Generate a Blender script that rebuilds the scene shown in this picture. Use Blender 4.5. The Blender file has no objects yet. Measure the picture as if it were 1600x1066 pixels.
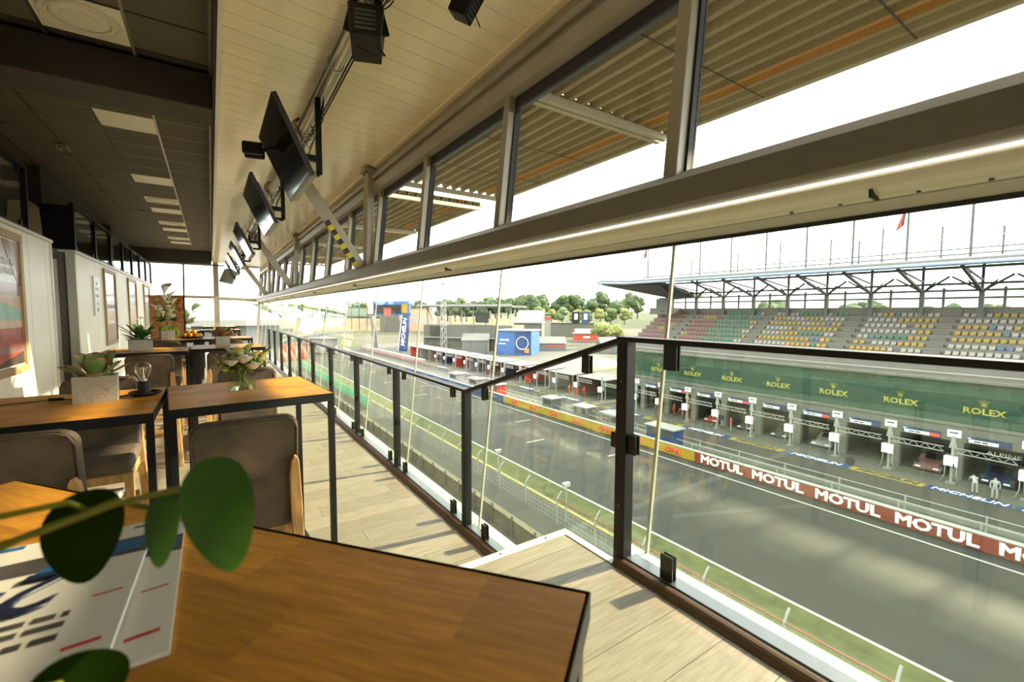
import bpy, bmesh, math, random
from mathutils import Vector, Matrix
random.seed(7)
PI = math.pi
SC = bpy.context.scene
COL = SC.collection

# ------------------------------------------------------------------ camera, world, sun, exposure
cam_d = bpy.data.cameras.new('camera')
cam_d.sensor_width = 36.0
cam_d.lens = 698.0 / 1600.0 * 36.0
cam_d.clip_start = 0.02
cam_d.clip_end = 3000
cam_d.dof.use_dof = True
cam_d.dof.focus_distance = 3.4
cam_d.dof.aperture_fstop = 4.5
cam = bpy.data.objects.new('camera', cam_d)
COL.objects.link(cam)
RX = Vector((0.8297, -0.5582, 0.0031)); RD = Vector((-0.0338, -0.0566, -0.9978)); RF = Vector((0.5572, 0.8278, -0.0658))
M = Matrix.Identity(4)
for i in range(3):
    M[i][0] = RX[i]; M[i][1] = -RD[i]; M[i][2] = -RF[i]
M.translation = Vector((0, 0, 1.15))
cam.matrix_world = M
SC.camera = cam

world = bpy.data.worlds.new('World'); SC.world = world
world.use_nodes = True
wn = world.node_tree; wn.nodes.clear()
w_out = wn.nodes.new('ShaderNodeOutputWorld'); w_bg = wn.nodes.new('ShaderNodeBackground')
w_tc = wn.nodes.new('ShaderNodeTexCoord'); w_map = wn.nodes.new('ShaderNodeMapping'); w_no = wn.nodes.new('ShaderNodeTexNoise')
w_ramp = wn.nodes.new('ShaderNodeValToRGB')
w_map.inputs['Scale'].default_value = (1.0, 1.0, 3.5)
w_no.inputs['Scale'].default_value = 2.2; w_no.inputs['Detail'].default_value = 5
w_ramp.color_ramp.elements[0].position = 0.32; w_ramp.color_ramp.elements[0].color = (0.86, 0.90, 0.94, 1)
w_ramp.color_ramp.elements[1].position = 0.62; w_ramp.color_ramp.elements[1].color = (1.0, 0.985, 0.95, 1)
wn.links.new(w_tc.outputs['Generated'], w_map.inputs['Vector']); wn.links.new(w_map.outputs['Vector'], w_no.inputs['Vector'])
wn.links.new(w_no.outputs['Fac'], w_ramp.inputs['Fac']); wn.links.new(w_ramp.outputs['Color'], w_bg.inputs['Color'])
w_bg.inputs['Strength'].default_value = 2.4
wn.links.new(w_bg.outputs['Background'], w_out.inputs['Surface'])

sun_d = bpy.data.lights.new('sun', 'SUN'); sun_d.energy = 7.5; sun_d.angle = math.radians(1.8); sun_d.color = (1.0, 0.83, 0.58)
sun = bpy.data.objects.new('sun', sun_d); COL.objects.link(sun)
SUN_DIR = Vector((0.884, -0.115, 0.449)).normalized()
sun.rotation_euler = SUN_DIR.to_track_quat('Z', 'Y').to_euler()
sun.location = (20, 0, 15)

SC.view_settings.view_transform = 'Standard'; SC.view_settings.look = 'None'
SC.view_settings.gamma = 1.0; SC.view_settings.exposure = 1.28; SC.view_settings.use_curve_mapping = False
SC.cycles.use_denoising = True
SC.cycles.max_bounces = 8; SC.cycles.diffuse_bounces = 5; SC.cycles.glossy_bounces = 4
SC.cycles.transmission_bounces = 6; SC.cycles.transparent_max_bounces = 24
SC.cycles.caustics_reflective = False; SC.cycles.caustics_refractive = False

# ------------------------------------------------------------------ helpers
class MB:
    def __init__(s): s.v = []; s.f = []; s.m = []; s.mi = 0
    def add(s, vs, fs):
        o = len(s.v); s.v += [tuple(p) for p in vs]; s.f += [tuple(o + i for i in q) for q in fs]; s.m += [s.mi] * len(fs); return s
    def box(s, x0, x1, y0, y1, z0, z1):
        vs = [(x0,y0,z0),(x1,y0,z0),(x1,y1,z0),(x0,y1,z0),(x0,y0,z1),(x1,y0,z1),(x1,y1,z1),(x0,y1,z1)]
        return s.add(vs, [(0,3,2,1),(4,5,6,7),(0,1,5,4),(1,2,6,5),(2,3,7,6),(3,0,4,7)])
    def cbox(s, c, d): return s.box(c[0]-d[0]/2, c[0]+d[0]/2, c[1]-d[1]/2, c[1]+d[1]/2, c[2]-d[2]/2, c[2]+d[2]/2)
    def bar(s, a, b, w, h=None, w2=None, h2=None, up=(0,0,1)):
        h = w if h is None else h; w2 = w if w2 is None else w2; h2 = h if h2 is None else h2
        a = Vector(a); b = Vector(b); d = (b-a).normalized(); up = Vector(up)
        if abs(d.dot(up)) > 0.98: up = Vector((0,1,0))
        r = d.cross(up).normalized(); u = r.cross(d)
        vs = [a - r*w/2 - u*h/2, a + r*w/2 - u*h/2, a + r*w/2 + u*h/2, a - r*w/2 + u*h/2,
              b - r*w2/2 - u*h2/2, b + r*w2/2 - u*h2/2, b + r*w2/2 + u*h2/2, b - r*w2/2 + u*h2/2]
        return s.add(vs, [(0,1,2,3),(7,6,5,4),(0,4,5,1),(1,5,6,2),(2,6,7,3),(3,7,4,0)])
    def tube(s, pts, r, seg=8, r1=None, cap=True):
        pts = [Vector(p) for p in pts]; n = len(pts); rings = []
        t0 = (pts[1]-pts[0]).normalized(); ref = Vector((0,0,1)) if abs(t0.z) < .9 else Vector((1,0,0))
        nrm = t0.cross(ref).normalized(); vs = []
        for i, p in enumerate(pts):
            t = (pts[min(i+1,n-1)] - pts[max(i-1,0)]).normalized()
            nrm = (nrm - t*nrm.dot(t)).normalized(); b = t.cross(nrm)
            rr = r if r1 is None else r + (r1-r)*i/(n-1)
            if callable(r): rr = r(i/(n-1))
            for k in range(seg):
                a = 2*PI*k/seg; vs.append(p + (nrm*math.cos(a) + b*math.sin(a))*rr)
        fs = []
        for i in range(n-1):
            for k in range(seg): fs.append((i*seg+k, i*seg+(k+1)%seg, (i+1)*seg+(k+1)%seg, (i+1)*seg+k))
        if cap: fs += [tuple(reversed(range(seg))), tuple((n-1)*seg+k for k in range(seg))]
        return s.add(vs, fs)
    def lathe(s, prof, seg=20, c=(0,0,0), lobes=0, amp=0):
        vs = []; n = len(prof)
        for r, z in prof:
            for k in range(seg):
                a = 2*PI*k/seg; rr = r*(1+amp*math.cos(lobes*a)); vs.append((c[0]+rr*math.cos(a), c[1]+rr*math.sin(a), c[2]+z))
        fs = [(i*seg+k, i*seg+(k+1)%seg, (i+1)*seg+(k+1)%seg, (i+1)*seg+k) for i in range(n-1) for k in range(seg)]
        if prof[0][0] > 1e-4: fs.append(tuple(reversed(range(seg))))
        if prof[-1][0] > 1e-4: fs.append(tuple((n-1)*seg+k for k in range(seg)))
        return s.add(vs, fs)
    def prism(s, poly, axis, a0, a1):
        # poly 2D points; axis 'x': poly=(y,z); 'y': (x,z); 'z': (x,y)
        def P(p, a): return {'x': (a,p[0],p[1]), 'y': (p[0],a,p[1]), 'z': (p[0],p[1],a)}[axis]
        n = len(poly); vs = [P(p,a0) for p in poly] + [P(p,a1) for p in poly]
        fs = [tuple(range(n)), tuple(reversed(range(n,2*n)))] + [(i, n+i, n+(i+1)%n, (i+1)%n) for i in range(n)]
        return s.add(vs, fs)
    def blob(s, c, r, sub=1, jit=0.15, sq=(1,1,1), seed=0):
        rnd = random.Random(seed); bm = bmesh.new(); bmesh.ops.create_icosphere(bm, subdivisions=sub, radius=1)
        vs = []
        for v in bm.verts:
            k = 1 + rnd.uniform(-jit, jit); vs.append((c[0]+v.co.x*r*sq[0]*k, c[1]+v.co.y*r*sq[1]*k, c[2]+v.co.z*r*sq[2]*k))
        fs = [tuple(v.index for v in f.verts) for f in bm.faces]; bm.free(); return s.add(vs, fs)
    def mesh(s, name, mats, smooth=False, bevel=0, bseg=2, fix=True):
        me = bpy.data.meshes.new(name); me.from_pydata(s.v, [], s.f)
        mats = mats if isinstance(mats, (list, tuple)) else [mats]
        for m in mats: me.materials.append(m)
        if len(mats) > 1: me.polygons.foreach_set('material_index', s.m)
        if bevel or fix:
            bm = bmesh.new(); bm.from_mesh(me)
            if bevel:
                es = [e for e in bm.edges if len(e.link_faces) == 2 and e.calc_face_angle(0) > 0.6]
                bmesh.ops.bevel(bm, geom=es, offset=bevel, segments=bseg, profile=0.6, affect='EDGES', clamp_overlap=True)
            bmesh.ops.recalc_face_normals(bm, faces=bm.faces); bm.to_mesh(me); bm.free()
        if smooth:
            me.polygons.foreach_set('use_smooth', [True]*len(me.polygons))
        me.update(); return me
    def build(s, name, mats, parent=None, world=False, **k):
        me = s.mesh(name, mats, **k)
        if world and parent is not None:
            o = org(parent); me.transform(Matrix.Translation(-o))
        return link(name, me, parent)

def org(o):
    v = Vector((0,0,0))
    while o is not None: v = v + Vector(o.location); o = o.parent
    return v
def link(name, data, parent=None):
    o = bpy.data.objects.new(name, data); COL.objects.link(o)
    if parent is not None: o.parent = parent
    return o
def tag(o, label=None, cat=None, group=None, kind=None):
    if label: o['label'] = label
    if cat: o['category'] = cat
    if group: o['group'] = group
    if kind: o['kind'] = kind
    return o
def thing(name, label, cat, loc=(0,0,0), rz=0, group=None):
    o = link(name, None); o.location = loc; o.rotation_euler = (0,0,rz); o.empty_display_size = .1
    return tag(o, label, cat, group)
def struct(name, loc=(0,0,0)):
    o = link(name, None); o.location = loc; o.empty_display_size = .1; return tag(o, kind='structure')
def copy_tree(o, parent=None):
    c = o.copy(); COL.objects.link(c); c.parent = parent
    for ch in list(o.children): copy_tree(ch, c)
    return c
def dup(o, loc, rz, label, group=None):
    c = copy_tree(o); c.location = loc; c.rotation_euler = (0,0,rz); c['label'] = label
    if group: c['group'] = group
    return c
ORD = ['first','second','third','fourth','fifth','sixth','seventh','eighth','ninth','tenth','eleventh','twelfth','thirteenth','fourteenth','fifteenth','sixteenth','seventeenth','eighteenth','nineteenth','twentieth',
       'twenty-first','twenty-second','twenty-third','twenty-fourth','twenty-fifth','twenty-sixth','twenty-seventh','twenty-eighth','twenty-ninth','thirtieth','thirty-first','thirty-second','thirty-third','thirty-fourth','thirty-fifth','thirty-sixth','thirty-seventh','thirty-eighth','thirty-ninth','fortieth']

MATS = {}
def mat(name, col, rough=.5, metal=0, var=0, vscale=8, bump=0, bscale=60, spec=.5, stretch=None, rand=0, col2=None, coat=0, emit=None, estr=0):
    m = bpy.data.materials.new(name); m.use_nodes = True; nt = m.node_tree; b = nt.nodes['Principled BSDF']
    b.inputs['Base Color'].default_value = (*col, 1); b.inputs['Roughness'].default_value = rough; b.inputs['Metallic'].default_value = metal
    b.inputs['Specular IOR Level'].default_value = spec; b.inputs['Coat Weight'].default_value = coat
    if emit: b.inputs['Emission Color'].default_value = (*emit,1); b.inputs['Emission Strength'].default_value = estr
    vec = None
    if var or bump:
        tc = nt.nodes.new('ShaderNodeTexCoord'); mp = nt.nodes.new('ShaderNodeMapping')
        nt.links.new(tc.outputs['Object'], mp.inputs['Vector']); mp.inputs['Scale'].default_value = stretch or (1,1,1); vec = mp.outputs['Vector']
        if rand:
            oi = nt.nodes.new('ShaderNodeObjectInfo'); mu = nt.nodes.new('ShaderNodeMath'); mu.operation = 'MULTIPLY'; mu.inputs[1].default_value = 37.0
            nt.links.new(oi.outputs['Random'], mu.inputs[0]); cx = nt.nodes.new('ShaderNodeCombineXYZ')
            for k in range(3): nt.links.new(mu.outputs[0], cx.inputs[k])
            nt.links.new(cx.outputs[0], mp.inputs['Location'])
    src = None
    if var:
        no = nt.nodes.new('ShaderNodeTexNoise'); no.inputs['Scale'].default_value = vscale; no.inputs['Detail'].default_value = 6; no.inputs['Roughness'].default_value = .6
        nt.links.new(vec, no.inputs['Vector']); rp = nt.nodes.new('ShaderNodeValToRGB')
        c2 = col2 or tuple(c*(1-var) for c in col); c1 = col if col2 else tuple(min(1,c*(1+var*.5)) for c in col)
        rp.color_ramp.elements[0].color = (*c2,1); rp.color_ramp.elements[0].position = .32
        rp.color_ramp.elements[1].color = (*c1,1); rp.color_ramp.elements[1].position = .68
        nt.links.new(no.outputs['Fac'], rp.inputs['Fac']); src = rp.outputs['Color']
        nt.links.new(src, b.inputs['Base Color'])
    if rand:
        oi2 = nt.nodes.new('ShaderNodeObjectInfo'); mr = nt.nodes.new('ShaderNodeMapRange'); mr.inputs['To Min'].default_value = 1-rand; mr.inputs['To Max'].default_value = 1+rand*.6
        nt.links.new(oi2.outputs['Random'], mr.inputs['Value']); hs = nt.nodes.new('ShaderNodeHueSaturation')
        nt.links.new(mr.outputs['Result'], hs.inputs['Value'])
        if src is not None: nt.links.new(src, hs.inputs['Color'])
        else: hs.inputs['Color'].default_value = (*col,1)
        nt.links.new(hs.outputs['Color'], b.inputs['Base Color'])
    if bump:
        n2 = nt.nodes.new('ShaderNodeTexNoise'); n2.inputs['Scale'].default_value = bscale; n2.inputs['Detail'].default_value = 3; nt.links.new(vec, n2.inputs['Vector'])
        bp = nt.nodes.new('ShaderNodeBump'); bp.inputs['Strength'].default_value = bump; bp.inputs['Distance'].default_value = .01
        nt.links.new(n2.outputs['Fac'], bp.inputs['Height']); nt.links.new(bp.outputs['Normal'], b.inputs['Normal'])
    MATS[name] = m; return m
def glass(name, tint=(.93,.97,.93), f0=.05, k=.9, rough=0.0):
    m = bpy.data.materials.new(name); m.use_nodes = True; nt = m.node_tree; nt.nodes.clear()
    out = nt.nodes.new('ShaderNodeOutputMaterial'); mix = nt.nodes.new('ShaderNodeMixShader'); tr = nt.nodes.new('ShaderNodeBsdfTransparent'); gl = nt.nodes.new('ShaderNodeBsdfGlossy')
    tr.inputs['Color'].default_value = (*tint,1); gl.inputs['Roughness'].default_value = rough; gl.inputs['Color'].default_value = (1,1,1,1)
    lw = nt.nodes.new('ShaderNodeLayerWeight'); lw.inputs['Blend'].default_value = .5
    pw = nt.nodes.new('ShaderNodeMath'); pw.operation = 'POWER'; pw.inputs[1].default_value = 4.5
    ma = nt.nodes.new('ShaderNodeMath'); ma.operation = 'MULTIPLY_ADD'; ma.inputs[1].default_value = k; ma.inputs[2].default_value = f0
    nt.links.new(lw.outputs['Facing'], pw.inputs[0]); nt.links.new(pw.outputs[0], ma.inputs[0]); nt.links.new(ma.outputs[0], mix.inputs['Fac'])
    nt.links.new(tr.outputs[0], mix.inputs[1]); nt.links.new(gl.outputs[0], mix.inputs[2]); nt.links.new(mix.outputs[0], out.inputs['Surface'])
    MATS[name] = m; return m

# materials -- interior
m_plank = mat('floor_plank', (0.3321,0.2754,0.2066), .48, var=.45, vscale=7, stretch=(1.0,11,11), rand=.16, col2=(.22,.175,.125), bump=.2, bscale=90)
m_subfloor = mat('subfloor', (.10,.09,.07), .9, var=.2, vscale=4)
m_nosing = mat('nosing_white', (.80,.78,.72), .35, var=.05, vscale=9)
m_brown = mat('brown_edge_strip', (.17,.10,.06), .45, var=.3, vscale=6, stretch=(20,2,20))
m_black = mat('black_steel', (.010,.010,.010), .45, spec=.25, var=.2, vscale=20)
m_blackp = mat('black_plastic', (.012,.012,.013), .45, spec=.3, var=.15, vscale=15)
m_slate = mat('dark_aluminium', (.12,.14,.15), .35, .6, var=.1, vscale=12)
m_beam = mat('beam_paint_shaded', (0.2150,0.1935,0.1505), .42, .1, var=.06, vscale=3)  # shade on the inward beam face is put into this darker colour
m_trunk2 = mat('trunking_paint_lit', (.62,.58,.46), .38, var=.05, vscale=3)  # light falling on the trunking is put into this paler colour
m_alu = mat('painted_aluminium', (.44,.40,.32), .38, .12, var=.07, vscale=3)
m_alud = mat('painted_aluminium_darker', (.33,.30,.24), .4, .1, var=.08, vscale=3)  # darker tone of the painted aluminium, for trims and end frames
m_gasket = mat('rubber_gasket', (.015,.015,.015), .6, var=.1, vscale=20)
m_seal = mat('glass_joint_sealant', (.62,.60,.52), .4, var=.05, vscale=10)
m_blind = mat('roller_blind_fabric', (.035,.035,.06), .45, var=.2, vscale=8)
m_board = mat('ceiling_board_white', (.95,.85,.62), .16, var=.05, vscale=2, rand=.03)
m_boardback = mat('ceiling_void', (.05,.04,.03), .8, var=.1, vscale=5)
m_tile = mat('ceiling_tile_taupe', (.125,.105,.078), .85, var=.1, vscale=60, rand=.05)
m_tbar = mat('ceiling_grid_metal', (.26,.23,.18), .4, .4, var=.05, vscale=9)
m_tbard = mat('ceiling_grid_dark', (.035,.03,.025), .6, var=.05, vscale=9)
m_lpanel = mat('ceiling_light_panel', (.85,.80,.66), .5, var=.04, vscale=4)
m_darkbeam = mat('dark_bulkhead_paint', (.06,.05,.038), .8, var=.1, vscale=3)
m_wall = mat('white_wall_panel', (.90,.87,.75), .45, var=.04, vscale=2, rand=.03)
m_wallcore = mat('wall_core_grey', (.20,.19,.16), .7, var=.05, vscale=3)
m_wallt = mat('wall_trim_white', (.74,.71,.61), .4, var=.03, vscale=3)
m_dwall = mat('dark_rear_wall', (.10,.09,.075), .8, var=.1, vscale=2)
m_oak = mat('oak_wood', (.46,.25,.085), .42, var=.4, vscale=6, stretch=(8,8,1), bump=.05, bscale=40)
m_stave = mat('oak_table_stave', (.82,.38,.045), .42, spec=.3, var=.35, vscale=7, stretch=(1.5,14,14), rand=.34, bump=.04, bscale=90, col2=(.54,.22,.022))
m_stavefar = mat('oak_table_top', (.52,.25,.055), .4, var=.35, vscale=7, stretch=(2,9,9))
m_suede = mat('taupe_suede', (.092,.062,.038), .85, var=.5, vscale=6, bump=.15, bscale=220)
m_frame = mat('poster_frame_oak', (.42,.27,.13), .5, var=.25, vscale=8, stretch=(9,9,1))
m_conc = mat('concrete_planter', (.44,.40,.32), .85, var=.18, vscale=26, bump=.3, bscale=70)
m_soil = mat('soil', (.05,.035,.02), .95, var=.3, vscale=40)
m_leafg = mat('succulent_leaf', (.19,.29,.08), .45, var=.25, vscale=14)
m_leafr = mat('succulent_leaf_edge', (.30,.07,.035), .5, var=.2, vscale=20)
m_leafb = mat('bronze_leaf', (.36,.20,.10), .5, var=.4, vscale=14)
m_leafd = mat('dark_green_leaf', (.035,.12,.02), .4, var=.35, vscale=14)
m_pilea = mat('pilea_leaf', (.020,.052,.001), .8, spec=.08, var=.25, vscale=18)
m_pstem = mat('pilea_stem', (.27,.29,.018), .45, var=.15, vscale=20)
m_bloomw = mat('white_bloom', (.85,.83,.68), .6, var=.08, vscale=20)
m_bloomy = mat('yellow_green_bloom', (.62,.62,.16), .5, var=.15, vscale=20)
m_foli = mat('bouquet_foliage', (.30,.38,.06), .55, var=.35, vscale=22)
m_moss = mat('moss', (.26,.36,.03), .9, var=.35, vscale=40)
m_dry = mat('dried_orange_flower', (.55,.22,.06), .8, var=.3, vscale=30)
m_orange = mat('orange_peel', (.80,.33,.015), .45, var=.1, vscale=40, bump=.1, bscale=150)
m_glass_f = glass('facade_glass', (.945,.965,.93), .038, .13)
m_glass_r = glass('railing_glass', (.93,.975,.93), .032, .16)
m_glass_v = glass('vase_glass', (.90,.96,.90), .06, .9)
m_glass_b = glass('bulb_glass', (.97,.97,.95), .05, .9)
m_screen = mat('tv_screen', (.012,.012,.014), .07, spec=.7, var=.1, vscale=2)
m_tvbody = mat('tv_casing', (.045,.043,.04), .35, var=.1, vscale=10)
m_tvback = mat('tv_back_grey', (.30,.29,.26), .5, var=.1, vscale=6)
m_galv = mat('galvanised_pipe', (.42,.38,.30), .28, .75, var=.15, vscale=4, stretch=(6,1,6))
m_tapey = mat('tape_yellow', (.80,.66,.02), .5, var=.1, vscale=20)
m_tapek = mat('tape_black', (.02,.02,.02), .5, var=.1, vscale=20)
m_brass = mat('bulb_filament', (.75,.45,.08), .35, .3, var=.1, vscale=40)
m_steel = mat('bulb_stem', (.6,.58,.52), .3, .6, var=.1, vscale=40)
m_paper = mat('magazine_paper', (0.8288,0.7952,0.7056), .3, var=.04, vscale=8)
m_inkk = mat('ink_navy', (.012,.016,.045), .4, var=.1, vscale=20)
m_inkb = mat('ink_blue', (.02,.16,.42), .4, var=.35, vscale=14)
m_inkr = mat('ink_red', (.60,.045,.03), .4, var=.1, vscale=20)
m_inkg = mat('ink_grey', (.09,.08,.075), .4, var=.4, vscale=25)
m_inkpink = mat('ink_skin', (.48,.24,.17), .45, var=.3, vscale=30)
m_led = mat('led_strip_diffuser', (.85,.83,.78), .4, var=.02, vscale=5, emit=(1.0,.93,.8), estr=1.8)
m_inkw = mat('ink_white', (.82,.80,.74), .4, var=.03, vscale=10)
m_postg = mat('poster_grey', (.42,.38,.35), .25, var=.15, vscale=3)
m_postr = mat('poster_red', (.33,.055,.045), .25, var=.3, vscale=4)
m_postt = mat('poster_teal', (.20,.42,.33), .25, var=.25, vscale=4)
m_postp = mat('poster_plum', (.24,.13,.12), .25, var=.2, vscale=3)
m_posto = mat('poster_sand', (.58,.38,.24), .25, var=.25, vscale=4)
m_postd = mat('poster_dark', (.06,.045,.035), .25, var=.3, vscale=4)
m_postm = mat('poster_mirror_pale', (.62,.64,.62), .12, var=.2, vscale=2)
m_easel = mat('easel_wood', (.42,.33,.20), .6, var=.2, vscale=5)
m_panelw = mat('rust_wood_panel', (.34,.14,.035), .5, var=.35, vscale=4, stretch=(6,6,1))

# materials -- outdoors
m_brownw = mat('brown_weathered_concrete', (.085,.075,.05), .9, var=.25, vscale=2)
m_asph = mat('track_asphalt', (0.0136,0.0142,0.0115), .8, var=.2, vscale=.35, stretch=(1,.15,1))
m_asph2 = mat('service_road_asphalt', (0.0421,0.0396,0.0308), .85, var=.2, vscale=.4)
m_pitlane = mat('pit_lane_concrete', (0.0842,0.0817,0.0669), .8, var=.12, vscale=.5)
m_pitgreen = mat('pit_wall_green_floor', (0.0372,0.0495,0.0337), .8, var=.15, vscale=.6)
m_grass = mat('mown_grass', (0.0650,0.0712,0.0185), .95, var=.4, vscale=1.2, bump=.2, bscale=20)
m_earth = mat('dry_ground', (0.0743,0.0712,0.0434), .95, var=.25, vscale=.05)
m_bboard = mat('billboard_pale_green', (.20,.26,.19), .5, var=.15, vscale=.4)
m_hill = mat('wooded_slope', (.040,.055,.018), .95, var=.4, vscale=.1)
m_sand = mat('sand_bank', (.17,.135,.075), .95, var=.15, vscale=.08)
m_line = mat('line_paint_white', (0.2972,0.2972,0.2724), .6, var=.06, vscale=2)
m_liney = mat('line_paint_yellow', (0.2576,0.2081,0.0396), .6, var=.08, vscale=2)
m_concw = mat('grandstand_concrete', (0.1321,0.1321,0.1101), .85, var=.12, vscale=.8)
m_concl = mat('pale_concrete', (0.1238,0.1214,0.0991), .8, var=.1, vscale=.6)
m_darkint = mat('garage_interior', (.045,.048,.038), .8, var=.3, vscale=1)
m_galglass = mat('gallery_glazing', (.045,.085,.06), .12, var=.3, vscale=.5)
m_rolexg = mat('green_banner', (0.0059,0.0372,0.0208), .35, var=.2, vscale=.6)
m_gold = mat('gold_lettering', (0.3096,0.2724,0.0372), .5, var=.06, vscale=8)
m_motul = mat('red_banner', (0.1784,0.0297,0.0174), .6, var=.08, vscale=1.5)
m_dhl = mat('yellow_banner', (0.3072,0.1982,0.0059), .6, var=.06, vscale=1.5)
m_good = mat('blue_banner', (0.0099,0.0446,0.1486), .6, var=.08, vscale=1.5)
m_white = mat('white_paint', (0.2752,0.2752,0.2532), .5, var=.04, vscale=3)
m_whitet = mat('white_tent_fabric', (0.1363,0.1363,0.1269), .6, var=.05, vscale=1)
m_signr = mat('red_paint', (.55,.06,.03), .5, var=.1, vscale=3)
m_signb = mat('blue_paint', (.03,.11,.30), .5, var=.1, vscale=3)
m_navy = mat('navy_paint', (.02,.035,.085), .5, var=.1, vscale=3)
m_roof = mat('stand_roof_metal', (0.1541,0.1596,0.1541), .4, .3, var=.08, vscale=.5)
m_roofb = mat('stand_roof_blue_edge', (.20,.27,.36), .4, .3, var=.08, vscale=.5)
m_truss = mat('dark_green_steel', (.075,.09,.08), .55, .2, var=.15, vscale=3)
m_under = mat('roof_underside', (.17,.175,.16), .6, var=.2, vscale=1)
m_seatW = mat('seat_white', (0.2752,0.2642,0.2312), .5, var=.06, vscale=5); m_seatY = mat('seat_yellow', (0.2862,0.1926,0.0193), .5, var=.06, vscale=5)
m_seatG = mat('seat_green', (0.0248,0.1337,0.0643), .5, var=.1, vscale=5); m_seatB = mat('seat_blue', (.05,.11,.20), .5, var=.1, vscale=5)
m_seatO = mat('seat_orange', (.66,.22,.05), .5, var=.1, vscale=5); m_seatR = mat('seat_claret', (0.1634,0.0421,0.0421), .5, var=.1, vscale=5)
m_canopy = mat('canopy_perforated_sheet', (0.3483,0.2728,0.1625), .6, .15, var=.3, vscale=140, bump=.3, bscale=400)
m_canopyo = mat('canopy_orange_stripe', (.50,.24,.07), .6, .1, var=.3, vscale=140)  # orange tone for a single canopy rib
m_canopyf = mat('canopy_frame', (0.4620,0.4070,0.2970), .5, .3, var=.06, vscale=4)
m_ledge = mat('outer_ledge_pale_green', (.55,.60,.42), .7, var=.15, vscale=5)
m_tree = [mat('foliage_dark', (.060,.095,.038), .9, var=.4, vscale=.6), mat('foliage_mid', (.10,.15,.045), .9, var=.4, vscale=.6), mat('foliage_light', (.17,.19,.05), .9, var=.4, vscale=.6)]
m_trunk = mat('bark', (.12,.08,.05), .9, var=.3, vscale=3)
m_skin = mat('skin', (.45,.26,.18), .6, var=.08, vscale=10)
m_hair = mat('hair_dark', (.03,.02,.015), .7, var=.2, vscale=20)
m_tyre = mat('tyre_rubber', (.02,.02,.02), .7, var=.2, vscale=10)
m_orangef = mat('orange_inflatable', (.42,.055,.008), .5, var=.15, vscale=.8)
m_greenf = mat('green_screen', (.06,.36,.18), .6, var=.15, vscale=.8)
m_grey = mat('grey_cladding', (.24,.24,.22), .6, var=.1, vscale=1)
m_flagk = mat('flag_black', (.03,.03,.04), .7, var=.1, vscale=3); m_flagr = mat('flag_red', (.55,.05,.04), .7, var=.1, vscale=3)

def text_mesh(txt, size, mat_, ext=.004, bold=0.0, shear=0.0, align='CENTER', sx=1.0, fat=0.0):
    cu = bpy.data.curves.new('lettering', 'FONT'); cu.body = txt; cu.size = size; cu.extrude = ext; cu.offset = bold; cu.shear = shear
    cu.bevel_depth = fat; cu.bevel_resolution = 0; cu.align_x = align; cu.align_y = 'CENTER'; cu.resolution_u = 2
    ob = bpy.data.objects.new('lettering', cu); COL.objects.link(ob)
    dg = bpy.context.evaluated_depsgraph_get(); me = bpy.data.meshes.new_from_object(ob.evaluated_get(dg))
    bpy.data.objects.remove(ob); bpy.data.curves.remove(cu)
    if sx != 1.0: me.transform(Matrix.Diagonal((sx,1,1,1)))
    me.materials.clear(); me.materials.append(mat_); return me
def print_line(parent, mat_, start, ex, ey, words, h, t=.0004, gap=None):
    # a line of print too small to read: one short ink bar for each word
    p = Vector(start); ex = Vector(ex).normalized(); ey = Vector(ey).normalized(); n = ex.cross(ey); gap = gap or h*.55
    for w in words:
        L = w*h*.62; vs = []
        for dz in (0, t):
            vs += [p+n*dz-ey*h/2, p+ex*L+n*dz-ey*h/2, p+ex*L+n*dz+ey*h/2, p+n*dz+ey*h/2]
        MB().add(vs, [(0,3,2,1),(4,5,6,7),(0,1,5,4),(1,2,6,5),(2,3,7,6),(3,0,4,7)]).build('print', mat_, parent)
        p = p + ex*(L+gap)
def place_text(name, me, parent, loc, ex, ey):
    # ex: direction of reading, ey: up direction of letters, local to parent
    o = link(name, me, parent); ex = Vector(ex).normalized(); ey = Vector(ey).normalized(); ez = ex.cross(ey)
    m = Matrix.Identity(4)
    for i in range(3): m[i][0] = ex[i]; m[i][1] = ey[i]; m[i][2] = ez[i]
    m.translation = Vector(loc); o.matrix_local = m; return o

# ================================================================== STRUCTURE
ZL = -0.48; RAILX = 1.54; PITCH = 1.51; Y0 = 1.34; YEND = Y0 + 14*PITCH   # 22.48
def fx(z): return 1.67 + .103*z      # leaning facade plane

# --- floors with individual planks
def plank_floor(root, x0, x1, y0, y1, z, seed):
    rnd = random.Random(seed); w = .192; cache = {}
    n = int(math.ceil((y1-y0)/w))
    for r in range(n):
        ya = y0 + r*w; yb = min(y1, ya+w)
        x = x0 - rnd.uniform(0, 1.2)
        while x < x1:
            a = max(x0, x); b = min(x1, x+1.22)
            if b - a > .03:
                key = (round(b-a,3), round(yb-ya,3))
                if key not in cache:
                    L, W = b-a, yb-ya
                    cache[key] = MB().box(.0012, L-.0012, .0010, W-.0010, -.012, 0).mesh('plank', m_plank)
                o = link('plank', cache[key], root); o.location = Vector((a, ya, z)) - Vector(root.location)
            x += 1.22
fl = MB().box(-6, 1.60, 1.70, YEND, ZL-.25, ZL-.0125).build('floor', m_subfloor); tag(fl, kind='structure')
plank_floor(fl, -1.78, 1.47, 1.76, 17.3, ZL, 3)
far = MB().box(-6, 1.47, 17.31, YEND, ZL-.0124, ZL).box(-6, -1.79, 1.76, 17.3, ZL-.0124, ZL).build('floor_covering', m_plank, fl)
fu = MB().box(-6, 1.52, -3, 1.735, -.7, -.0125).build('floor_platform', m_subfloor); tag(fu, kind='structure')
plank_floor(fu, -1.8, 1.475, -.9, 1.70, 0, 11)
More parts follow.
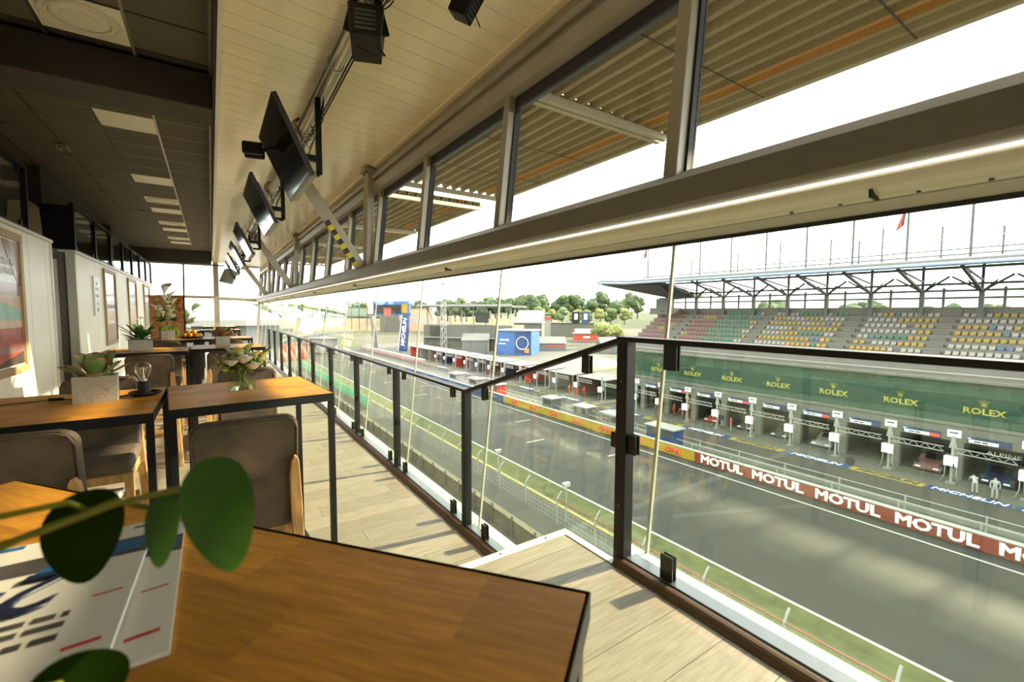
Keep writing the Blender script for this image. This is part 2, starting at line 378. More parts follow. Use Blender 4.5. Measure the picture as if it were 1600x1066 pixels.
t1 = MB().box(-1.8, 1.52, 1.70, 1.748, -.03, .004).build('trim_1', m_nosing, bevel=.003); tag(t1, kind='structure')
for k in range(12): MB().lathe([(.006,0),(.006,.002),(.003,.003)], 8, (-1.6+k*.27, 1.724, .004)).build('screw', m_slate, t1)
t2 = MB().box(1.478, 1.52, 1.375, 1.70, -.03, .004).build('trim_2', m_nosing, bevel=.003); tag(t2, kind='structure')
t3 = MB().box(-1.8, 1.52, 1.736, 1.745, ZL, -.03).build('trim_3', m_nosing); tag(t3, kind='structure')
# brown rounded nosing beside rail
def quarter(x0, x1, z0, z1, ya, yb):
    pts = [(x0, z0)] + [(x1-(x1-x0)*math.cos(a), z0+(z1-z0)*math.sin(a)) for a in [i*PI/12 for i in range(7)]] + [(x1, z0)]
    return MB().prism(pts[1:], 'y', ya, yb)
t4 = quarter(1.475, 1.525, -.01, .03, -3, 1.375).build('trim_4', m_brown, smooth=False); tag(t4, kind='structure')
t5 = quarter(1.47, 1.52, ZL-.01, ZL+.035, 1.75, 16.5).build('trim_5', m_brown, smooth=False); tag(t5, kind='structure')
# outer sill between railing and glass, and the pale ledge outside
s1 = MB().box(1.60, 1.675, -3, 1.45, -.02, .012).build('trim_6', m_nosing); tag(s1, kind='structure')
s2 = MB().box(1.60, 1.66, 1.745, YEND, ZL-.25, ZL-.01).build('trim_7', m_ledge); tag(s2, kind='structure')
s3 = MB().box(1.62, 2.05, -3, YEND, -.95, -.80).build('trim_8', m_ledge); tag(s3, kind='structure')

# --- leaning facade: lower panes, upper panes, mullions
def lean_box(mb, y0, y1, z0, z1, dx0, dx1):
    vs = [(fx(z0)+dx0,y0,z0),(fx(z0)+dx1,y0,z0),(fx(z0)+dx1,y1,z0),(fx(z0)+dx0,y1,z0),(fx(z1)+dx0,y0,z1),(fx(z1)+dx1,y0,z1),(fx(z1)+dx1,y1,z1),(fx(z1)+dx0,y1,z1)]
    return mb.add(vs, [(0,3,2,1),(4,5,6,7),(0,1,5,4),(1,2,6,5),(2,3,7,6),(3,0,4,7)])
win1 = struct('window_1', (1.67, 0, 0)); win2 = struct('window_2', (1.85, 0, 1.8))
ys = [Y0 + (k-3)*PITCH for k in range(18)]
for i in range(17):
    a, b = ys[i], ys[i+1]; zb = .012 if b < 1.5 else ZL-.03
    lean_box(MB(), a+.008, b-.008, zb, 1.475, 0, .010).build('pane', m_glass_f, win1, world=True)
    lean_box(MB(), a+.05, b-.05, 1.80, 2.72, .0, .010).build('pane', m_glass_f, win2, world=True)
for i in range(18):
    a = ys[i]; zb = .012 if a < 1.5 else ZL-.03
    lean_box(MB(), a-.007, a+.007, zb, 1.475, -.002, .012).build('glass_joint', m_seal, win1, world=True)
    mu = lean_box(MB(), a-.036, a+.036, 1.70, 2.78, -.085, -.01).build('mullion', m_alu, win2, world=True, bevel=.004, bseg=1)
    mb = MB(); lean_box(mb, a-.05, a-.037, 1.78, 2.74, -.03, .02); lean_box(mb, a+.037, a+.05, 1.78, 2.74, -.03, .02); mb.build('gasket', m_gasket, mu, world=True)
# roller blinds across the top of the upper panes
for i in range(17):
    a, b = ys[i], ys[i+1]
    bl = lean_box(MB(), a+.05, b-.05, 2.63, 2.72, -.035, -.012).build('blind_cassette', m_blind, win2, world=True)
    lean_box(MB(), a+.05, b-.05, 2.612, 2.63, -.04, -.008).build('blind_bar', m_slate, bl, world=True)
# head of the facade: stepped trims up to the ceiling
t9 = struct('trim_9', (1.9,0,2.72))
MB().prism([(1.83,2.72),(1.98,2.72),(1.98,2.80),(1.80,2.80)], 'y', -3.2, YEND).build('head_rail', m_alu, t9, world=True)
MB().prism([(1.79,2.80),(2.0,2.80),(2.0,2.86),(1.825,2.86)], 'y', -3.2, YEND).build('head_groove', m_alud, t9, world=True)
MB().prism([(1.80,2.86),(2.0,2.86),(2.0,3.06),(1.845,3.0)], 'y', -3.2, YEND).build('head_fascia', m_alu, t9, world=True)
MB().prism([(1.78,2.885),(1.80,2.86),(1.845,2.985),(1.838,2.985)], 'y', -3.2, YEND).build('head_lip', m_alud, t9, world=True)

# --- box beam with conduit trunking under it
t10 = struct('trim_10', (1.6,0,1.6))
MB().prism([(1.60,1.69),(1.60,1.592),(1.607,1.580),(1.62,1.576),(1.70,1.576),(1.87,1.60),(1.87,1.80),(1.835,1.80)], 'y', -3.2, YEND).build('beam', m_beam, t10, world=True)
MB().box(1.677, 1.684, -3.2, YEND, 1.571, 1.5755).build('led_strip', m_led, t10, world=True)
arc = [(1.684+.07*math.sin(a), 1.502+.066*math.cos(a)) for a in [i*PI/2/7 for i in range(8)]]
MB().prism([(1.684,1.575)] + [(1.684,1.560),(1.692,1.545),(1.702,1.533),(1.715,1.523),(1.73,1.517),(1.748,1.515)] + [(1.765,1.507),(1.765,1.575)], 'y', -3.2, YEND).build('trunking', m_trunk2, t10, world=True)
MB().prism([(1.766,1.503),(1.822,1.476),(1.838,1.476),(1.838,1.57),(1.766,1.57)], 'y', -3.2, YEND).build('closer', m_alu, t10, world=True)
MB().prism([(1.818,1.462),(1.832,1.462),(1.832,1.4755),(1.818,1.4755)], 'y', -3.2, YEND).build('edge_gasket', m_gasket, t10, world=True)
for k in range(7):
    y = .55+k*3.02
    MB().box(1.70, 1.7655, y-.004, y+.004, 1.505, 1.53).build('seam', m_gasket, t10, world=True)
    for dy in (-.25,-.1,.1,.25): MB().lathe([(.006,0),(.006,-.004)], 8, (1.757, y+dy, 1.511)).build('bolt', m_slate, t10, world=True)

# --- steel columns and diagonal braces
def tape_bar(root, a, b, w, h):
    a, b = Vector(a), Vector(b); d = (b-a).normalized(); L = .66; n = 10
    low = Vector((-d.z, 0, d.x)); low = low if low.z < 0 else -low
    if low.x > 0: low = -low
    for i in range(n):
        p = a + d*(.04+L*i/n) + low*(w/2-.028); q = a + d*(.04+L*(i+1)/n-.001) + low*(w/2-.028)
        MB().bar(p, q, .060, h+.004, up=(0,1,0)).build('warning_tape', [m_tapey, m_tapek][i%2], root, world=True)
colY = [6.02, 12.06, 18.10]
for i, y in enumerate(colY):
    r = thing('steel_column', ['grey flat steel column nearest the camera between the upper windows','grey flat steel column midway along the window wall','grey flat steel column at the far end of the window wall'][i], 'column', (1.74,y,1.69), 0, 'steel columns of the window wall')
    MB().prism([(1.70,1.69),(1.79,1.69),(1.83,3.02),(1.74,3.02)], 'y', y-.09, y+.09).build('shaft', m_alu, r, world=True, bevel=.004, bseg=1)
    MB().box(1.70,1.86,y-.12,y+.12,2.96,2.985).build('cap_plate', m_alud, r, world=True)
    for k in (-.06,.06): MB().lathe([(.012,0),(.012,.03)], 6, (1.73,y+k,2.93)).build('bolt', m_slate, r, world=True)
    b = thing('diagonal_brace', ['diagonal grey brace with yellow and black tape beside the nearest screens','second diagonal grey brace rising behind the taped one','farthest diagonal grey brace near the end window'][i], 'brace', (1.66,y+.02,1.70), 0, 'diagonal braces of the roof')
    A = (1.66, y+.02, 1.72); B = (.80, y+.02, 3.03)
    MB().bar(A, B, .14, .05, up=(0,1,0)).build('flat_bar', m_alu, b, world=True, bevel=.003, bseg=1)
    MB().box(1.60,1.72,y-.08,y+.12,1.695,1.71).build('foot_plate', m_alud, b, world=True)
    if i == 0: tape_bar(b, A, B, .14, .05)

# --- boarded white ceiling, sloping down to the facade
cb = MB().prism([(.12,3.165),(1.86,3.045),(1.86,3.25),(.12,3.25)], 'y', -3.2, YEND).build('ceiling_boarded', m_boardback); tag(cb, kind='structure')
slab = MB().prism([(.124,3.142),(1.845,3.02),(1.845,3.034),(.124,3.156)], 'y', .002, .188).mesh('ceiling_board', m_board)
nb = int((YEND+3)/.19)
for k in range(nb):
    o = link('ceiling_board', slab, cb); o.location = (0, -3+k*.19-.002, 0)
e1 = MB().prism([(.105,3.13),(.135,3.128),(.135,3.20),(.105,3.20)], 'y', -3.2, YEND).build('trim_11', m_wallt); tag(e1, kind='structure')
e2 = MB().prism([(1.80,3.01),(1.86,3.005),(1.86,3.03),(1.80,3.034)], 'y', -3.2, YEND).build('trim_12', m_board); tag(e2, kind='structure')
e3 = MB().box(.085, .105, -3.2, YEND, 3.18, 3.58).build('trim_13', m_darkbeam); tag(e3, kind='structure')
e4 = MB().box(.06, .086, -3.2, YEND, 3.515, 3.535).build('trim_14', m_tbar); tag(e4, kind='structure')

# --- suspended dark tile ceiling with grid, lights, diffusers
CZ = 3.53
ce = MB().box(-6.2, .10, -3.2, YEND, CZ+.03, CZ+.2).build('ceiling', m_darkbeam); tag(ce, kind='structure')
gx = [.085 - .592*k for k in range(7)]; gy = [7.27 + .612*k for k in range(-17, 25)]
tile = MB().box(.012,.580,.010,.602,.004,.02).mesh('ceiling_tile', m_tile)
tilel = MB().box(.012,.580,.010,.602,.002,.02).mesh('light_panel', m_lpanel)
lights = [(1,0),(1,5),(1,10),(1,15),(1,20)]
diffs = [(1,-4),(1,8),(1,13),(1,18)]
def diffuser(root, x, y):
    d = MB().box(x+.012,x+.580,y+.010,y+.602,CZ-.004,CZ+.02).build('diffuser', m_lpanel, root, world=True)
    cx, cy = x+.296, y+.306
    for r in (.245,.205,.12):
        MB().tube([(cx+r*math.cos(a), cy+r*math.sin(a), CZ-.008) for a in [i*PI/16 for i in range(33)]], .013, 8, cap=False).build('ring', m_lpanel, d, world=True, smooth=True)
    MB().lathe([(.20,-.0045),(.17,-.012),(.10,-.016),(.0,-.017)], 24, (cx,cy,CZ)).build('dish', m_lpanel, d, world=True, smooth=True)
for j, y in enumerate(gy):
    jj = j-17
    if y > YEND - .5 or 5.3 < y < 5.75: continue
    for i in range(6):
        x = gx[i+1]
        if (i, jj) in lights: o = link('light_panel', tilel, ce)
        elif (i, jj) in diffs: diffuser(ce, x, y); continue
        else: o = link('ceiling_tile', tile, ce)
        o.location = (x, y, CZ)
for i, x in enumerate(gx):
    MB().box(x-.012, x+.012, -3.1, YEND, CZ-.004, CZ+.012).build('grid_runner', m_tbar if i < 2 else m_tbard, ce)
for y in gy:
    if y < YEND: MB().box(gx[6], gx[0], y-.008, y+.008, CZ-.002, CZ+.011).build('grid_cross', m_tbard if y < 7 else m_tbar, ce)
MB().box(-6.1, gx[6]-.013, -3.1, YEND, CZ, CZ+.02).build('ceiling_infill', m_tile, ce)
bk = MB().box(-6.1, .085, 5.58, 6.10, 3.185, CZ-.005).build('trim_15', m_darkbeam, bevel=.01); tag(bk, kind='structure')
bk2 = MB().box(-6.1, .085, YEND-.55, YEND-.05, 3.02, CZ-.005).build('trim_16', m_darkbeam, bevel=.01); tag(bk2, kind='structure')
xl = thing('emergency_light', 'small clear emergency exit light on the dark tiled ceiling', 'light', (-1.70,9.2,CZ))
MB().box(-.06,.06,-.17,.17,-.035,-.003).build('housing', m_white, xl, bevel=.006)
MB().box(-.05,.05,-.16,.16,-.075,-.036).build('lens', m_glass_v, xl)
MB().box(-.03,.0,-.16,-.10,-.06,-.037).build('indicator', m_signr, xl)
for i, (x, y) in enumerate([(-1.3,14.0),(-1.75,12.2),(-.9,17.5)]):
    d = thing('smoke_detector', ['small round white detector on the dark ceiling beyond the first','nearest small round white detector on the dark ceiling','farthest small round white detector on the dark ceiling'][i], 'detector', (x,y,CZ), 0, 'ceiling detectors')
    MB().lathe([(.055,-.003),(.055,-.02),(.04,-.045),(.0,-.048)], 16).build('shell', m_white, d, smooth=True)
    MB().lathe([(.062,-.003),(.062,-.012)], 16).build('base_ring', m_white, d)

# --- left partition walls with panels and cap, gap between them
WX = -1.80; WT = 2.10
def partition(name, y0, y1, joints):
    w = MB().box(WX-.20, WX-.02, y0, y1, ZL, WT-.03).build(name, m_wallcore); tag(w, kind='structure')
    js = [y0] + joints + [y1]
    for a, b in zip(js[:-1], js[1:]):
        MB().box(WX-.0195, WX, a+.006, b-.006, ZL+.002, WT-.035).build('wall_panel', m_wall, w)
    MB().box(WX-.23, WX+.025, y0-.02, y1+.02, WT-.03, WT+.01).build('cap', m_wallt, w, bevel=.004, bseg=1)
    return w
w1 = partition('wall_left', -3, 8.70, [-1.5,0,1.5,3.0,4.5,6.0,7.75,8.42])
MB().box(WX-.02, WX+.012, 8.64, 8.70, ZL, WT-.03).build('edge_bead', m_wallt, w1)
w2 = partition('wall_left_rear', 9.98, YEND, [10.1,11.55,13.75,15.2,17.2,19.0,21.0])
MB().box(WX-.62, WX-.205, 9.98, 10.02, ZL, WT-.03).build('end_panel', m_wall, w2)
MB().box(WX-.10, WX+.012, 9.955, 9.98, ZL, WT-.03).build('corner_post', m_wallt, w2)
MB().box(WX-.62, WX+.02, 9.94, 9.99, WT-.03, WT+.012).build('end_cap', m_wallt, w2)
mz = MB().box(-6.1, WX-.23, -3, 8.68, WT-.12, WT).box(-6.1, WX-.23, 9.99, YEND, WT-.12, WT).build('floor_mezzanine', m_subfloor); tag(mz, kind='structure')
wb = MB().box(-6.2, 1.9, -3.3, -3.05, -.7, CZ+.2).build('wall_back', m_dwall); tag(wb, kind='structure')
wl = MB().box(-6.3, -6.1, -3.3, YEND, -.7, CZ+.2).build('wall_far_left', m_dwall); tag(wl, kind='structure')
# --- roof slab above everything so that no sky leaks in
rs = MB().box(-6.3, 2.05, -3.3, YEND, CZ+.2, CZ+.5).build('roof_slab', m_darkbeam); tag(rs, kind='structure')
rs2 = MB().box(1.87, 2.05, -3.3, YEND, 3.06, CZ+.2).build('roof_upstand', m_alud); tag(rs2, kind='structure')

# --- end glazing
we = struct('window_3', (0, YEND, 0))
def eb(name, a, b, w, m=m_alud): return MB().bar(a, b, w, .09, up=(0,1,0)).build(name, m, we, world=True)
eb('mullion', (.20,YEND,ZL), (.22,YEND,3.15), .19); eb('mullion', (-.93,YEND,ZL), (-.86,YEND,3.03), .06, m_slate)
eb('mullion', (-2.6,YEND,ZL), (-2.6,YEND,3.03), .08); eb('mullion', (-4.4,YEND,ZL), (-4.4,YEND,3.03), .08); eb('mullion', (1.62,YEND,ZL), (1.88,YEND,3.0), .10)
eb('transom', (-6,YEND,1.72), (.12,YEND,1.70), .11); eb('transom', (.30,YEND,1.66), (1.80,YEND,1.60), .12)
eb('transom', (-6,YEND,3.04), (1.9,YEND,3.02), .06); eb('transom', (-6,YEND,ZL+.05), (1.62,YEND,ZL+.05), .08)
for a, b in [(-5.9,-4.45),(-4.35,-2.65),(-2.55,-.95),(-.83,.095),(.32,1.60)]:
    MB().box(a,b,YEND-.005,YEND+.005,ZL+.1,1.58).build('pane', m_glass_f, we, world=True)
    MB().box(a,b,YEND-.005,YEND+.005,1.76,3.0).build('pane', m_glass_f, we, world=True)

# ================================================================== GLASS RAILINGS
def clamp(parent, p, s, up=1):
    # two black cheek plates pinching the pane plus a foot
    c = MB(); x, y, z = p; h = .052*s; w = .030*s
    c.box(x-.016,x-.006,y-w,y+w,z-h,z+h).box(x+.006,x+.016,y-w,y+w,z-h,z+h).box(x-.006,x+.006,y-w*.7,y+w*.7,z-h*up if up>0 else z+h*.4, z-h*.4 if up>0 else z+h)
    return c.build('clamp', m_blackp, parent, world=True, bevel=.004)
def post(root, y, zb, zt, w=.052):
    p = MB().box(RAILX-.03, RAILX+.03, y-w/2, y+w/2, zb, zt).build('post', m_black, root, world=True, bevel=.003, bseg=1)
    MB().box(RAILX-.045,RAILX+.045,y-w/2-.02,y+w/2+.02,zb,zb+.012).build('foot_plate', m_black, p, world=True)
    for k in range(3): MB().lathe([(.0045,0),(.0045,.003)], 8, (0,0,0)).build('rivet', m_slate, p).matrix_local = Matrix.Translation(Vector((RAILX-.031, y, zb+(zt-zb)*(.12+.38*k)))-org(p)) @ Matrix.Rotation(-PI/2, 4, 'Y')
    return p
def pane(root, ya, yb, z0a, z0b, z1a, z1b):
    x0, x1 = RAILX-.005, RAILX+.005
    vs = [(x0,ya,z0a),(x1,ya,z0a),(x1,yb,z0b),(x0,yb,z0b),(x0,ya,z1a),(x1,ya,z1a),(x1,yb,z1b),(x0,yb,z1b)]
    return MB().add(vs, [(0,3,2,1),(4,5,6,7),(0,1,5,4),(1,2,6,5),(2,3,7,6),(3,0,4,7)]).build('pane', m_glass_r, root, world=True)
# long run on the lower floor
pY = [2.89+1.505*k for k in range(10)]; RT = .58
rl = thing('glass_railing', 'long black glass railing running down the lower floor beside the tables', 'railing', (RAILX,2.89,ZL))
for y in pY: post(rl, y, ZL, RT-.02)
MB().box(RAILX-.032,RAILX+.032,2.86,pY[-1]+.03,RT-.022,RT).build('handrail', m_black, rl, world=True, bevel=.004)
MB().box(RAILX-.02,RAILX+.045,2.92,pY[-1],ZL+.0,ZL+.042).build('bottom_rail', m_slate, rl, world=True, bevel=.004)
for a, b in zip(pY[:-1], pY[1:]):
    p = pane(rl, a+.05, b-.05, ZL+.07, ZL+.07, RT-.06, RT-.06)
    for y in (a+.22, b-.22):
        clamp(p, (RAILX,y,ZL+.09), 1.0); clamp(p, (RAILX,y,RT-.055), .8, -1)
    if b - a and a < 8: clamp(p, (RAILX, a+.04, .02), .55); clamp(p, (RAILX, b-.04, .02), .55)
# sloping run beside the platform step
rs_ = thing('glass_railing', 'short sloping black glass railing beside the white-edged platform step', 'railing', (RAILX,1.4,ZL))
UT = 1.04; UY = 1.37
MB().bar((RAILX,2.865,RT-.011),(RAILX,UY,UT-.011),.064,.024).build('handrail', m_black, rs_, world=True, bevel=.003)
p = pane(rs_, 1.42, 2.84, ZL+.07, ZL+.07, UT-.075, RT-.035)
for y in (1.62,2.62): clamp(p, (RAILX,y,(RT+(UT-RT)*(2.89-y)/1.52)-.075), .85, -1)
clamp(p, (RAILX,1.42,.56), .7); clamp(p, (RAILX,2.62,ZL+.09), 1.0)
MB().box(RAILX-.02,RAILX+.045,1.76,2.86,ZL+.0,ZL+.042).build('bottom_rail', m_slate, rs_, world=True, bevel=.004)
# run on the raised platform
ru = thing('glass_railing', 'black glass railing of the raised platform in the right foreground', 'railing', (RAILX,UY,0))
post(ru, UY, ZL, UT-.02, .06); post(ru, UY-1.51, 0, UT-.02); post(ru, UY-3.02, 0, UT-.02)
MB().box(RAILX-.034,RAILX+.034,-3,UY+.03,UT-.022,UT).build('handrail', m_black, ru, world=True, bevel=.004)
MB().box(RAILX-.014,RAILX+.055,-3,UY-.03,.0,.034).build('bottom_rail', m_slate, ru, world=True, bevel=.003)
MB().box(RAILX-.022,RAILX-.0145,-3,UY-.03,.0,.030).build('bottom_rail_edge', m_black, ru, world=True)
for k in range(2):
    b = UY-1.51*k; a = b-1.51
    p = pane(ru, a+.05, b-.06, .07, .07, UT-.055, UT-.055)
    for y in (a+.24, b-.24): clamp(p, (RAILX+.012,y,.085), 1.0); clamp(p, (RAILX,y,UT-.075), 1.0, -1)
    clamp(p, (RAILX,b-.05,.56), .85)

# mezzanine railings on top of the partition
def mezz_rail(name_label, y0, posts, z0, z1, x):
    r = thing('glass_railing', name_label, 'railing', (x,posts[0],z0))
    for y in posts: MB().box(x-.03,x+.03,y-.035,y+.035,z0,z1).build('post', m_black, r, world=True)
    MB().box(x-.035,x+.035,posts[0]-.04,posts[-1]+.04,z1,z1+.03).build('handrail', m_black, r, world=True)
    MB().box(x-.02,x+.02,posts[0],posts[-1],z0+.005,z0+.05).build('bottom_rail', m_black, r, world=True)
    for a, b in zip(posts[:-1], posts[1:]):
        g = MB().box(x-.005,x+.005,a+.06,b-.06,z0+.07,z1-.04).build('pane', m_glass_r, r, world=True)
        for y in (a+.2,b-.2):
            for z in (z0+.08, z1-.05): MB().box(x-.015,x+.015,y-.025,y+.025,z-.035,z+.035).build('clamp', m_blackp, g, world=True)
    return r
mezz_rail('black glass railing above the large poster in the left corner', 0, [-2.2,-.5,1.2,2.9,4.6,6.3,8.0], WT+.012, 2.88, WX-.06)
r2 = mezz_rail('black glass railing above the wall of framed pictures', 0, [10.3,11.95,13.6,15.25,16.9,18.55,20.2,21.85], WT+.012, 2.88, WX-.06)
MB().box(WX-.45,WX-.09,10.26,10.30,WT+.012,2.86).build('end_panel', m_black, r2, world=True)
for i, y in enumerate([10.9, 17.2]):
    c = thing('ceiling_pillar', ['dark square pillar behind the start of the upper railing','dark square pillar farther along behind the upper railing'][i], 'pillar', (-2.5,y,WT))
    MB().box(-.22,.22,-.22,.22,.0,CZ-WT-.002).build('shaft', m_darkbeam, c, bevel=.01)
    MB().box(-.24,.24,-.24,.24,.0,.08).build('plinth', m_darkbeam, c)
ez = thing('easel', 'folding wooden easel with a tan board in the gap above the left wall', 'easel', (-2.28,9.75,WT))
for sx in (-.17,.17): MB().bar((sx,-.02,0),(sx*.35,.03,.62),.03,.02).build('leg', m_easel, ez)
MB().bar((0,.32,0),(0,.05,.6),.025,.02).build('leg', m_easel, ez)
MB().prism([(-.19,.18),(.19,.18),(.17,.60),(.06,.70),(-.15,.66)], 'y', -.05,-.03).build('board', m_easel, ez)
MB().box(-.2,.2,-.07,-.02,.15,.18).build('ledge', m_easel, ez)
ezp = bpy.data.objects.new('x', None); bpy.data.objects.remove(ezp)
MB().box(-.16,.30,-.30,.30,-.14,0).build('landing', m_subfloor, ez)

# ================================================================== FURNITURE
TH = 1.16
def staves(root_top, L, W, th, z, rows, seed, name='stave'):
    rnd = random.Random(seed); cache = {}; rw = W/rows
    for r in range(rows):
        x = -L/2; first = True
        while x < L/2 - 1e-6:
            ln = rnd.choice([.22,.3,.38,.46]) if not first else rnd.choice([.12,.2,.3]); first = False
            b = min(L/2, x+ln)
            if L/2-b < .08: b = L/2
            key = round(b-x,3)
            if key not in cache: cache[key] = MB().box(0, b-x, 0, rw, -th, 0).mesh('stave', m_stave)
            o = link(name, cache[key], root_top); o.location = (x, -W/2+r*rw, z); x = b
def bar_table(label, L, W, detailed, group='bar tables with black steel frames', seed=1, H=TH):
    t = thing('bar_table', label, 'table', (0,0,0), 0, group)
    top = MB().box(-L/2+.005,L/2-.005,-W/2+.005,W/2-.005,H-.036,H-.0265).build('table_top', m_black if detailed else m_stavefar, t)
    if detailed: staves(top, L-.010, W-.010, .026, H, 8, seed)
    else: MB().box(-L/2+.005,L/2-.005,-W/2+.005,W/2-.005,H-.026,H).build('board', m_stavefar, top)
    s = .03
    for nm, x0, x1, y0, y1 in (('edge_strip',-L/2,L/2,-W/2,-W/2+.0045),('edge_strip',-L/2,L/2,W/2-.0045,W/2),('edge_strip',-L/2,-L/2+.0045,-W/2+.0046,W/2-.0046),('edge_strip',L/2-.0045,L/2,-W/2+.0046,W/2-.0046)):
        MB().box(x0,x1,y0,y1,H-.044,H+.0008).build(nm, m_black, t)
    fr = MB()
    fr.box(-L/2+.005,L/2-.005,-W/2+.005,-W/2+s,H-.044,H-.0365).box(-L/2+.005,L/2-.005,W/2-s,W/2-.005,H-.044,H-.0365).box(-L/2+.005,-L/2+s,-W/2+s,W/2-s,H-.044,H-.0365).box(L/2-s,L/2-.005,-W/2+s,W/2-s,H-.044,H-.0365)
    fr.build('apron', m_black, t)
    for sx in (-1,1):
        for sy in (-1,1):
            x = sx*(L/2-s/2); y = sy*(W/2-s/2)
            lg = MB().box(x-s/2,x+s/2,y-s/2,y+s/2,.012,H-.0445).build('leg', m_black, t)
            MB().box(x-.022,x+.022,y-.022,y+.022,0,.0118).build('foot_pad', m_blackp, lg)
        MB().box(sx*(L/2-s)-(.0 if sx>0 else 0)+(0 if sx>0 else 0), sx*L/2, -W/2+s, W/2-s, .015,.045).build('floor_bar', m_black, t)
    return t
def rounded_outline(w, h, r, n=6):
    pts = [(-w/2,0),(w/2,0)]
    for i in range(n+1): a = i*PI/2/n; pts.append((w/2-r+r*math.cos(a), h-r+r*math.sin(a)))
    for i in range(n+1): a = PI/2+i*PI/2/n; pts.append((-w/2+r+r*math.cos(a), h-r+r*math.sin(a)))
    return pts
def make_stool(label):
    t = thing('bar_stool', label, 'bar stool', (0,0,0), 0, 'taupe suede bar stools')
    # seat, front is +Y
    MB().box(-.195,.195,-.20,.215,.655,.745).build('seat', m_suede, t, bevel=.028, bseg=3, smooth=True)
    mb = MB().prism(rounded_outline(.39,.52,.055), 'y', -.03, .03)
    mb.v = [(x, y-.205-(z)*.16 - .018*(1-(x/.195)**2), z+.665) for x,y,z in mb.v]
    bk = mb.build('backrest', m_suede, t, bevel=.016, bseg=2)
    MB().tube([(x*1.0, -.205-.03-z*.16-.002-.018*(1-(x/.195)**2), z+.665) for x, z in [(-.188,.02),(-.188,.46),(-.17,.50),(-.14,.512),(0,.514),(.14,.512),(.17,.50),(.188,.46),(.188,.02)]], .0045, 6).build('piping', m_suede, bk, smooth=True)
    MB().box(-.19,.19,-.185,.195,.60,.654).build('apron', m_oak, t, bevel=.004, bseg=1)
    for s in (-1,1):
        MB().bar((s*.178,.178,0),(s*.176,.172,.654),.036,.036,.044,.044,up=(0,1,0)).build('leg', m_oak, t, bevel=.004, bseg=1)
        # rear leg runs up outside the back and ends in a rounded ear
        pts = []
        prof = [(0,-.305,.036),(.30,-.262,.040),(.60,-.236,.046),(.78,-.262,.046),(.92,-.288,.040),(.98,-.300,.030),(1.0,-.304,.012)]
        v=[]; f=[]
        for z,y,w in prof:
            x = s*(.225 - .048*min(1,z/.9)) ; d=.022
            v += [(x-w/2,y-d,z),(x+w/2,y-d,z),(x+w/2,y+d,z),(x-w/2,y+d,z)]
        n=len(prof)
        for i in range(n-1):
            for k in range(4): f.append((i*4+k,i*4+(k+1)%4,(i+1)*4+(k+1)%4,(i+1)*4+k))
        f += [(3,2,1,0),tuple(n*4-4+k for k in range(4))]
        MB().add(v,f).build('leg', m_oak, t, bevel=.003, bseg=1)
        MB().box(s*.178-.012,s*.178+.012,-.262,.165,.30,.335).build('side_rail', m_oak, t)
    MB().box(-.17,.17,.165,.19,.22,.26).build('footrest', m_oak, t, bevel=.004, bseg=1)
    MB().box(-.17,.17,-.275,-.255,.36,.395).build('rear_rail', m_oak, t)
    return t

tA = bar_table('bar table under the succulent planter and bulb lamp', .80, .86, True, seed=4)
tA.location = (-.635, 3.02, ZL)
tB = bar_table('bar table carrying the square glass vase of flowers', .755, .83, True, seed=9)
tB.location = (.165, 3.06, ZL); tB.rotation_euler = (0,0,math.radians(4))
tP = bar_table('bar table under the dark green potted plant in second row', .80, .80, False)
tP.location = (-.635, 6.76, ZL)
def tbl(loc, label): return dup(tP, loc, 0, label)
tbl((.175,7.02,ZL), 'bar table under the reddish succulent in second row')
tbl((-.62,9.15,ZL), 'bar table carrying the tall lily arrangement in third row')
tbl((.185,9.28,ZL), 'bar table right of the lily arrangement in third row')
tbl((-.62,12.9,ZL), 'bar table in front of the rust wooden panel')
tbl((.185,13.2,ZL), 'bar table in the fourth row beside the railing')
tbl((.185,15.8,ZL), 'farthest bar table before the end window')

st = make_stool('suede bar stool in the centre foreground with its back to the camera')
st.location = (.10, 2.42, ZL); st.rotation_euler = (0,0,math.radians(1))
def stool(x, y, deg, label): return dup(st, (x,y,ZL), math.radians(deg), label)
stool(-.605, 2.60, -4, 'suede bar stool in left foreground behind the leaves, folder on its seat')
stool(-.62, 3.66, 180, 'suede bar stool facing the camera behind the succulent table')
stool(.21, 3.72, 178, 'suede bar stool facing the camera behind the glass vase')
stool(-.53, 6.05, 0, 'suede bar stool behind the bulb lamp, back to the camera')
stool(.13, 6.12, 2, 'suede bar stool behind the flower vase, back to the camera')
stool(-.55, 7.42, 180, 'suede bar stool on the far side of the potted plant table')
stool(.2, 7.62, 180, 'suede bar stool on the far side of the reddish succulent table')
stool(-.58, 8.45, 0, 'suede bar stool in front of the lily table')
stool(.15, 8.52, 0, 'suede bar stool in front of the third table by the railing')
stool(-.6, 9.85, 180, 'suede bar stool on the far side of the lily table')
stool(.2, 9.9, 180, 'suede bar stool beyond the third table by the railing')
stool(.2, 12.4, 0, 'suede bar stool in front of the fourth row table')
stool(.2, 15.0, 0, 'farthest suede bar stool before the end window')
bkx = thing('folder', 'grey folder with white page edges lying on the left foreground stool', 'folder', (-.54,2.70,ZL+.746), math.radians(-8))
MB().box(-.11,.15,-.15,.10,.0,.028).build('pages', m_paper, bkx); MB().box(-.112,.152,-.152,.102,.028,.034).build('cover', m_grey, bkx)

# --- near table (rotated), magazines
NT = thing('table', 'oak table with black steel edge in the immediate foreground', 'table', (.417,.435,0))
ang = math.atan2(.787,-.616); NT.rotation_euler = (0,0,ang)
